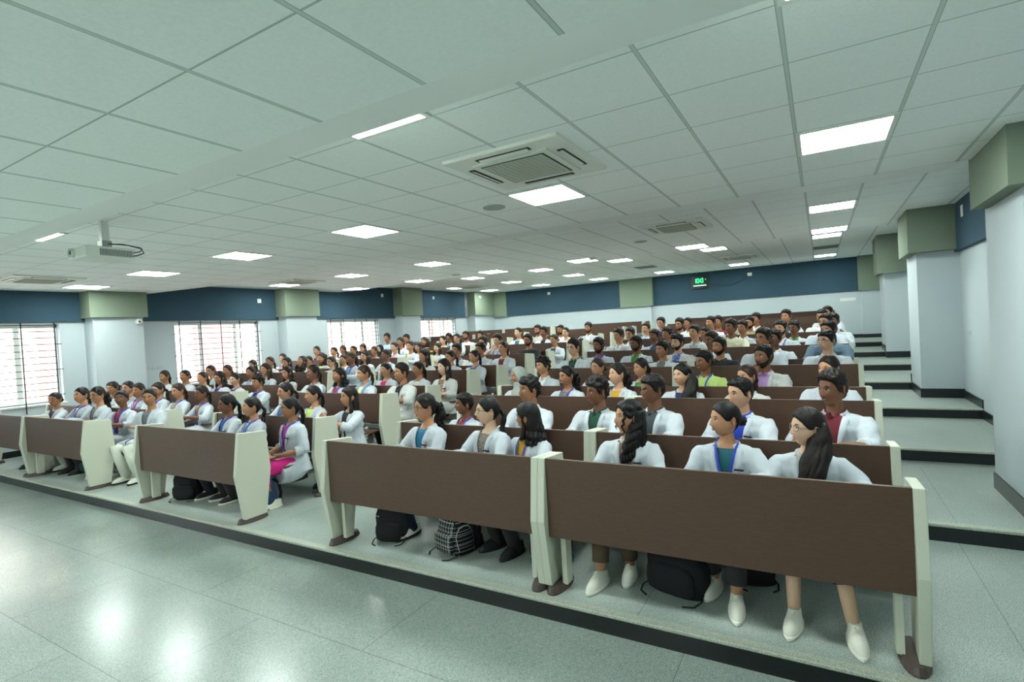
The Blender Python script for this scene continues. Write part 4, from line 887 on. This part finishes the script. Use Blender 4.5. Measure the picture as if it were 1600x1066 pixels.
PEOPLE = [l.split() for l in """0 -0.10 0.78 1.061 x gn cream 0 desk
0 -0.61 0.78 1.099 b lnr0 teal 2 desk
0 -1.32 0.78 1.089 c n floral 2 desk
0 -2.21 0.78 1.060 s ln mustard 3 desk
0 -2.62 0.78 1.105 p gn pattern 0 desk
0 -3.34 0.78 1.116 q gn blue 2 desk
0 -5.36 0.78 1.061 p glnt magenta 3 lapx
0 -6.09 0.78 1.059 p ln sky 2 desk
0 -6.59 0.78 1.081 B gln blue 4 desk
0 -8.51 0.78 1.145 b R grey 3 cross
0 -9.35 0.78 1.113 b lR red 4 desk
0 -10.12 0.78 1.153 q gnt grey 2 desk
0 -10.70 0.78 1.146 p ln white 2 desk
0 -11.42 0.62 1.082 b g black 3 lean
1 0.07 0.78 1.201 m t maroon 4 desk
1 -0.62 0.78 1.158 m n royal 1 desk
1 -1.38 0.78 1.186 m gt charcoal 4 desk
1 -1.93 0.78 1.163 k n forest 4 desk
1 -2.70 0.78 1.171 k n white 3 desk
1 -3.56 0.78 1.002 m l rust 4 desk
1 -5.30 0.62 1.081 l n black 2 clasp
1 -6.13 0.78 1.083 p n lime 2 desk
1 -6.71 0.78 1.123 p gltn cyan 2 desk
1 -8.86 0.78 1.073 p glt mustard 4 desk
1 -9.56 0.78 1.110 p lt yellow 2 desk
1 -10.22 0.78 1.128 p gl black 2 desk
1 -10.90 0.78 1.111 p l pink 3 desk
1 -11.29 0.78 1.145 p g cream 2 desk
1 -11.89 0.78 1.142 q n white 3 desk
2 0.06 0.78 1.123 b t white 2 desk
2 -0.69 0.78 1.051 p tn white 2 desk
2 -1.35 0.78 1.076 x n navy 1 desk
2 -2.10 0.78 1.089 q n mustard 1 desk
2 -2.76 0.78 1.071 q lt grey 3 desk
2 -3.45 0.78 1.075 h t maroon 3 desk
2 -5.48 0.78 1.136 m t black 3 desk
2 -6.27 0.78 1.133 p nt skyscarf 2 desk
2 -6.84 0.78 1.106 s ln red 3 desk
2 -7.46 0.78 1.154 p t pink 4 desk
2 -8.82 0.62 1.009 k ln navy 3 lean
2 -9.68 0.78 1.052 b l black 1 desk
2 -10.18 0.78 1.079 s ln navy 3 desk
2 -10.77 0.78 1.082 p n cream 2 desk
2 -11.40 0.78 1.124 b n white 3 desk
2 -12.20 0.78 1.115 p n pink 3 desk
3 -0.60 0.78 1.191 m bw lilac 4 chin
3 -1.28 0.78 1.151 m lSt limeshirt 4 desk
3 -2.10 0.78 1.081 p tn green 2 desk
3 -2.71 0.78 1.099 b gt charcoal 2 desk
3 -3.57 0.78 1.131 k t white 2 desk
3 -5.41 0.78 1.139 l nt floral 0 cross
3 -5.96 0.78 1.114 p gt cream 3 desk
3 -6.71 0.78 1.112 b tn magenta 2 desk
3 -9.42 0.78 1.080 s g pink 2 desk
3 -10.10 0.78 1.154 l n sky 2 desk
3 -10.63 0.78 1.105 p n sky 3 desk
3 -11.46 0.78 1.142 b n white 3 desk
3 -12.11 0.78 1.149 b g green 2 desk
4 0.07 0.78 1.169 m gnt cream 1 desk
4 -0.69 0.78 1.226 m gn white 3 desk
4 -1.27 0.78 1.139 m Sb black 3 desk
4 -2.09 0.78 1.118 m n grey 3 desk
4 -3.54 0.78 1.196 m gt forest 1 desk
4 -5.54 0.78 1.096 p ln blue 2 desk
4 -6.10 0.78 1.109 p t white 2 desk
4 -6.73 0.78 1.138 l t black 2 desk
4 -8.75 0.78 1.147 q glnt sky 4 desk
4 -9.38 0.78 1.076 p gn white 1 desk
4 -10.22 0.62 1.105 s n maroon 2 lean
4 -10.90 0.78 1.091 l g cream 2 desk
4 -11.52 0.78 1.118 p t white 3 desk
4 -12.21 0.78 1.052 l t white 1 desk
5 0.10 0.78 1.276 m S slateshirt 3 desk
5 -0.62 0.78 1.193 m n white 4 desk
5 -1.53 0.78 1.190 m gm white 4 desk
5 -2.08 0.78 1.180 k bn floralblue 1 desk
5 -2.78 0.78 1.184 m gb green 4 desk
5 -3.47 0.78 1.174 m bl royal 4 desk
5 -5.49 0.78 1.207 p n maroon 2 desk
5 -6.03 0.78 1.198 m g white 3 desk
5 -6.63 0.78 1.190 m l white 3 desk
5 -8.65 0.78 1.149 b t white 4 desk
5 -9.32 0.78 1.136 l t cream 1 desk
5 -10.04 0.78 1.076 p t yellow 2 desk
5 -10.81 0.78 1.125 w n lime 2 desk
5 -11.30 0.78 1.071 b n yellow 2 desk
5 -12.48 0.78 1.147 b n pink 1 desk
6 0.08 0.78 1.245 m n white 3 desk
6 -0.59 0.78 1.174 m bl white 2 desk
6 -1.38 0.78 1.237 m S creamshirt 4 desk
6 -2.01 0.78 1.176 m n plaid 2 desk
6 -2.76 0.78 1.138 m n denim 4 desk
6 -3.46 0.78 1.181 m t white 2 desk
6 -5.51 0.78 1.175 m bS black 3 desk
6 -6.29 0.78 1.206 m ln white 1 chin
6 -6.69 0.78 1.163 m l white 3 desk
6 -8.87 0.78 1.166 p n cream 2 desk
6 -9.40 0.78 1.152 p tn pink 1 desk
6 -10.10 0.78 1.074 b n pink 3 desk
6 -10.87 0.78 1.115 b n cream 3 desk
6 -11.62 0.78 1.102 p g white 2 desk
6 -12.40 0.78 1.143 p n maroon 2 desk
7 0.20 0.78 1.247 m n white 4 desk
7 -0.42 0.78 1.153 m gn green 4 desk
7 -1.30 0.78 1.199 m gn white 3 desk
7 -2.00 0.78 1.120 m m white 3 desk
7 -2.75 0.78 1.155 k tS black 3 desk
7 -3.53 0.78 1.177 m g white 2 desk
7 -5.34 0.78 1.141 b n navy 2 desk
7 -8.78 0.78 1.061 l n cream 1 desk
7 -9.41 0.78 1.099 l n black 2 desk
7 -10.04 0.78 1.262 p n white 3 desk
7 -10.82 0.78 1.092 H t navy 1 desk
7 -11.49 0.78 1.132 l n maroon 2 desk
7 -12.34 0.78 1.121 p n white 3 desk
8 0.03 0.78 1.194 m n white 3 desk
8 -0.60 0.78 1.221 m n teal 3 desk
8 -1.29 0.78 1.142 m bS khaki 3 desk
8 -2.07 0.78 1.187 m m plaid 3 desk
8 -2.73 0.78 1.181 m gtb white 3 desk
8 -3.50 0.78 1.134 m gn sky 2 desk
8 -5.54 0.78 1.141 b gt cream 1 desk
8 -6.15 0.78 1.170 m n black 4 desk
8 -6.91 0.78 1.206 b t teal 1 desk
8 -8.92 0.78 1.138 p gt cream 2 desk
8 -9.42 0.78 1.104 p t yellow 1 desk
8 -10.11 0.78 1.094 w tn grey 3 desk
8 -10.79 0.78 1.198 m n white 3 desk
8 -11.57 0.78 1.250 m Sm paleblue 3 desk
9 0.14 0.78 1.264 m n white 3 desk
9 -1.25 0.78 1.212 m n white 3 desk
9 -2.06 0.78 1.186 m S maroonshirt 3 desk
9 -2.75 0.78 1.194 m gt white 3 desk
9 -3.39 0.78 1.246 m gtS navy 2 desk
9 -5.31 0.78 1.220 m bt white 3 desk
9 -6.12 0.78 1.209 m bS white 3 desk
9 -6.82 0.78 1.244 m bt cream 3 desk
9 -8.74 0.78 1.168 m m white 3 desk
9 -9.27 0.78 1.192 m bS white 3 desk
9 -9.92 0.78 1.162 m t sky 4 desk""".strip().split('\n')]
from collections import defaultdict
bysec = defaultdict(list)
for n_, q in enumerate(PEOPLE):
    i = int(q[0]); x = float(q[1])
    si = 0 if x > -1.72 else 1 if x > -4.4 else 2 if x > -7.15 else 3 if x > -10.55 else 4
    bysec[(i, si)].append((x, n_))
PLACE = {}
SN = ['stair section', 'second section', 'middle section', 'section past the aisle', 'window section']
for (i, si), L_ in bysec.items():
    L_.sort(reverse=True); m_ = len(L_)
    for k, (x, n_) in enumerate(L_):
        if m_ == 1: pos = ''
        elif k == 0: pos = 'stair-end seat'
        elif k == m_-1: pos = 'window-end seat'
        elif k == 1 and m_ == 3: pos = 'middle seat'
        else: pos = ('second', 'third')[k-1]+' seat in'
        PLACE[n_] = '%s row, %s%s' % (ORD[i], SN[si], (', '+pos) if pos else '')
rg = random.Random(3)
for n_, q in enumerate(PEOPLE):
    i = int(q[0]); x, yo, zh = float(q[1]), float(q[2]), float(q[3]); hair, flags, inner, skin, pose = q[4], q[5], q[6], int(q[7]), q[8]
    male = hair in 'mk' and not (i == 2 and abs(x+7.46) < .05); wide = 1.14 if male else 1.0; hi = i <= 3
    sc = max(1.0, min(1.10, zh/1.122*1.04)); dz = zh-1.122*sc; x = max(x, -12.32)
    y = ROWY[i]+yo; z = ROWZ[i]+dz
    if pose in ('lean', 'clasp'): y += .05
    th = math.atan2(-9.0-x, 3.6+y)      # everyone looks at the stage corner
    if 'R' in flags: th = .95
    th *= .80; th += rg.uniform(-.12, .12); by = max(-.35, min(.35, th*.35)); hy = max(-1.15, min(1.15, th-by)); hp = rg.uniform(-.06, .08)
    if n_ == 3: hy = -1.2
    if n_ == 0: hy = -1.0
    if inner == 'maroon' and pose == 'lean': hp = -.5
    wear = ('over '+TOPN.get(inner, inner+' top')) if 'S' not in flags else ''
    lab = '%s person in %s, %s' % (HAIRN[hair], ('white coat '+wear) if 'S' not in flags else TOPN.get(inner, inner+' shirt'), PLACE[n_])
    if len(lab.replace('-', ' ').split()) > 16: lab = lab.replace('section past the aisle', 'far section').replace(' seat in', ' seat').replace('shoulder-length-haired', 'shoulder-haired')
    if len(lab.replace('-', ' ').split()) < 14 and 'g' in flags: lab = 'bespectacled '+lab
    if n_ in FEETS: by = 0; hy = (-1.1, -.98, -.85)[n_]
    if n_ == 0: pose = 'out'
    root = thing('person', lab, 'person', (x, y, z), by, 'seated students'); root.scale = (sc, sc, sc)
    feet = FEETS.get(n_, FEET0); smile = 't' in flags
    kb = ('bodybase', pose, male, n_+1 if n_ in FEETS else 0)
    if kb not in _cache:
        bb = body_mb(pose, male, wide, feet); _cache[kb] = (bb.arr(), bb.f, bb.m)
    V, Fc, Mi = _cache[kb]; b = MB(); b.add(V, []); b.f = list(Fc); b.m = list(Mi)
    kh = ('head', male, hi, smile)
    if kh not in _cache: hh = head_mb(0, male, hi, smile, False, -.35); _cache[kh] = (hh.arr(), hh.f, hh.m)
    hv, hf, hm = _cache[kh]; fs = 1+.04*math.sin(n_*2.1); hv = hv*np.array([fs, 1, 2-fs])*1.05;
    Rm = Matrix.Rotation(hy, 3, 'Z') @ Matrix.Rotation(hp, 3, 'X'); A = hv @ np.array(Rm.transposed())+np.array(HC)
    off = b.n; b.v.append(A); b.f += [tuple(k+off for k in f) for f in hf]; b.m += hm; b.n += len(A)
    me = b.mesh('body', [SKM[skin], EYEW, IRIS, LIPM[skin], BROW], True); obj('body', me, root)
    he = Rm.to_euler(); hr = (he.x, he.y, he.z)
    def child(name, me, mats, loc=(0, 0, 0), rot=(0, 0, 0), scale=None, **k):
        o = obj(name, me, root, loc, rot, **k)
        for j, mm in enumerate(mats): 
            o.material_slots[j].link = 'OBJECT'; o.material_slots[j].material = mm
        if scale: o.scale = scale
        return o
    HSC = 1.05; hsc = (fs*HSC, HSC, (2-fs)*HSC)
    if hair in 'hH': child('hijab', hijab_mesh(), [HIJ[hair]], HC, hr, hsc)
    else:
        st = 'c' if n_ == 2 else hair
        hm_ = HAIRM[(n_*7) % 3 if n_ % 6 else 3 if not male else 0] if i > 0 else HAIRM[n_ % 2 if n_ else 2]
        child('hair', hair_mesh(st, n_ % 3), [hm_], HC, hr, hsc)
        if hair == 'B':
            bw = MB()
            for s_ in (1, -1): bw.ell((s_*.026, .122, .004), (.024, .010, .016), 12, 8, rot=Matrix.Rotation(s_*.5, 3, 'Y'))
            bw.ell((0, .124, .004), (.008, .011, .009), 8, 6); child('hair_bow', bw.mesh('hair_bow', [mat('bow_blue', '1e88c8', .6)], True), [], HC, hr)
    if 'g' in flags: child('glasses', glasses_mesh(n_ % 2 == 0), [GLM[1 if n_ in (0,) or n_ % 3 == 0 else 0]], HC, hr, hsc)
    if 'b' in flags and male: child('beard', beard_mesh('b'), [BEARDM], HC, hr, hsc)
    if 'm' in flags: child('moustache', beard_mesh('m'), [BEARDM], HC, hr, hsc)
    cm = COATM[0 if n_ % 5 or i < 2 else 1]
    if 'S' in flags: child('shirt', coat_mesh(pose, male, wide, True, n_ % 2 == 0), [shirt_mat(inner)])
    else:
        longs = (n_ in (0, 1, 2, 3)) or (n_ % 3 == 0 and pose not in ('lapx', 'chin')) or n_ == 4
        child('coat', coat_mesh(pose, male, wide, False, longs), [cm]); child('shirt', shirt_mesh(male, wide, male), [shirt_mat(inner)])
        if inner == 'skyscarf': child('scarf', scarf_mesh(), [shirt_mat('sky')])
    if 'l' in flags: child('lanyard', lanyard_mesh(), [LANM])
    if 'n' in flags and i <= 5 and 'S' not in flags:
        child('name_badge', BADGE, [], (.085, -.130, .80), (0, .12, .35))
        if n_ in (2, 5, 15): child('pocket_emblem', EMB, [], (.060, -.135, .765), (0, 0, .30))
    if 'w' in flags: child('wristwatch', WATCH, [], (-.085, -.175, .925), (.9, .5, 0))
    if n_ == 6: child('trousers', trousers_mesh(feet, 'knee', .45), [MAGL])
    elif n_ == 0: child('trousers', trousers_mesh(FEETS[0], 'w0', .42), [PANTS[3]])
    elif n_ in FEETS: child('trousers', trousers_mesh(FEETS[n_], 'w%d' % n_, .75), [PANTS[3 if n_ == 1 else 4]])
    else: child('trousers', trousers_mesh(FEET0, 'n'), [PANTS[2 if n_ in (9, 10, 12) else n_ % 4]])
    if i <= 2:
        wsh = n_ in (0, 1, 2, 5, 6, 9, 10, 12)
        for s_, f_ in zip((1, -1), feet):
            sh = child('shoe', shoe_mesh(), [SHOEW if wsh else SHOEB, SHOEL if n_ in (0, 1, 2, 6, 7, 8, 10) else SHOEB], (f_[0], f_[1]-.0, -dz/sc+.0), (0, 0, s_*.12)); sh.scale = (1.08, 1.08, 1)
# a pen-holding detail: sheets of paper on the writing tops
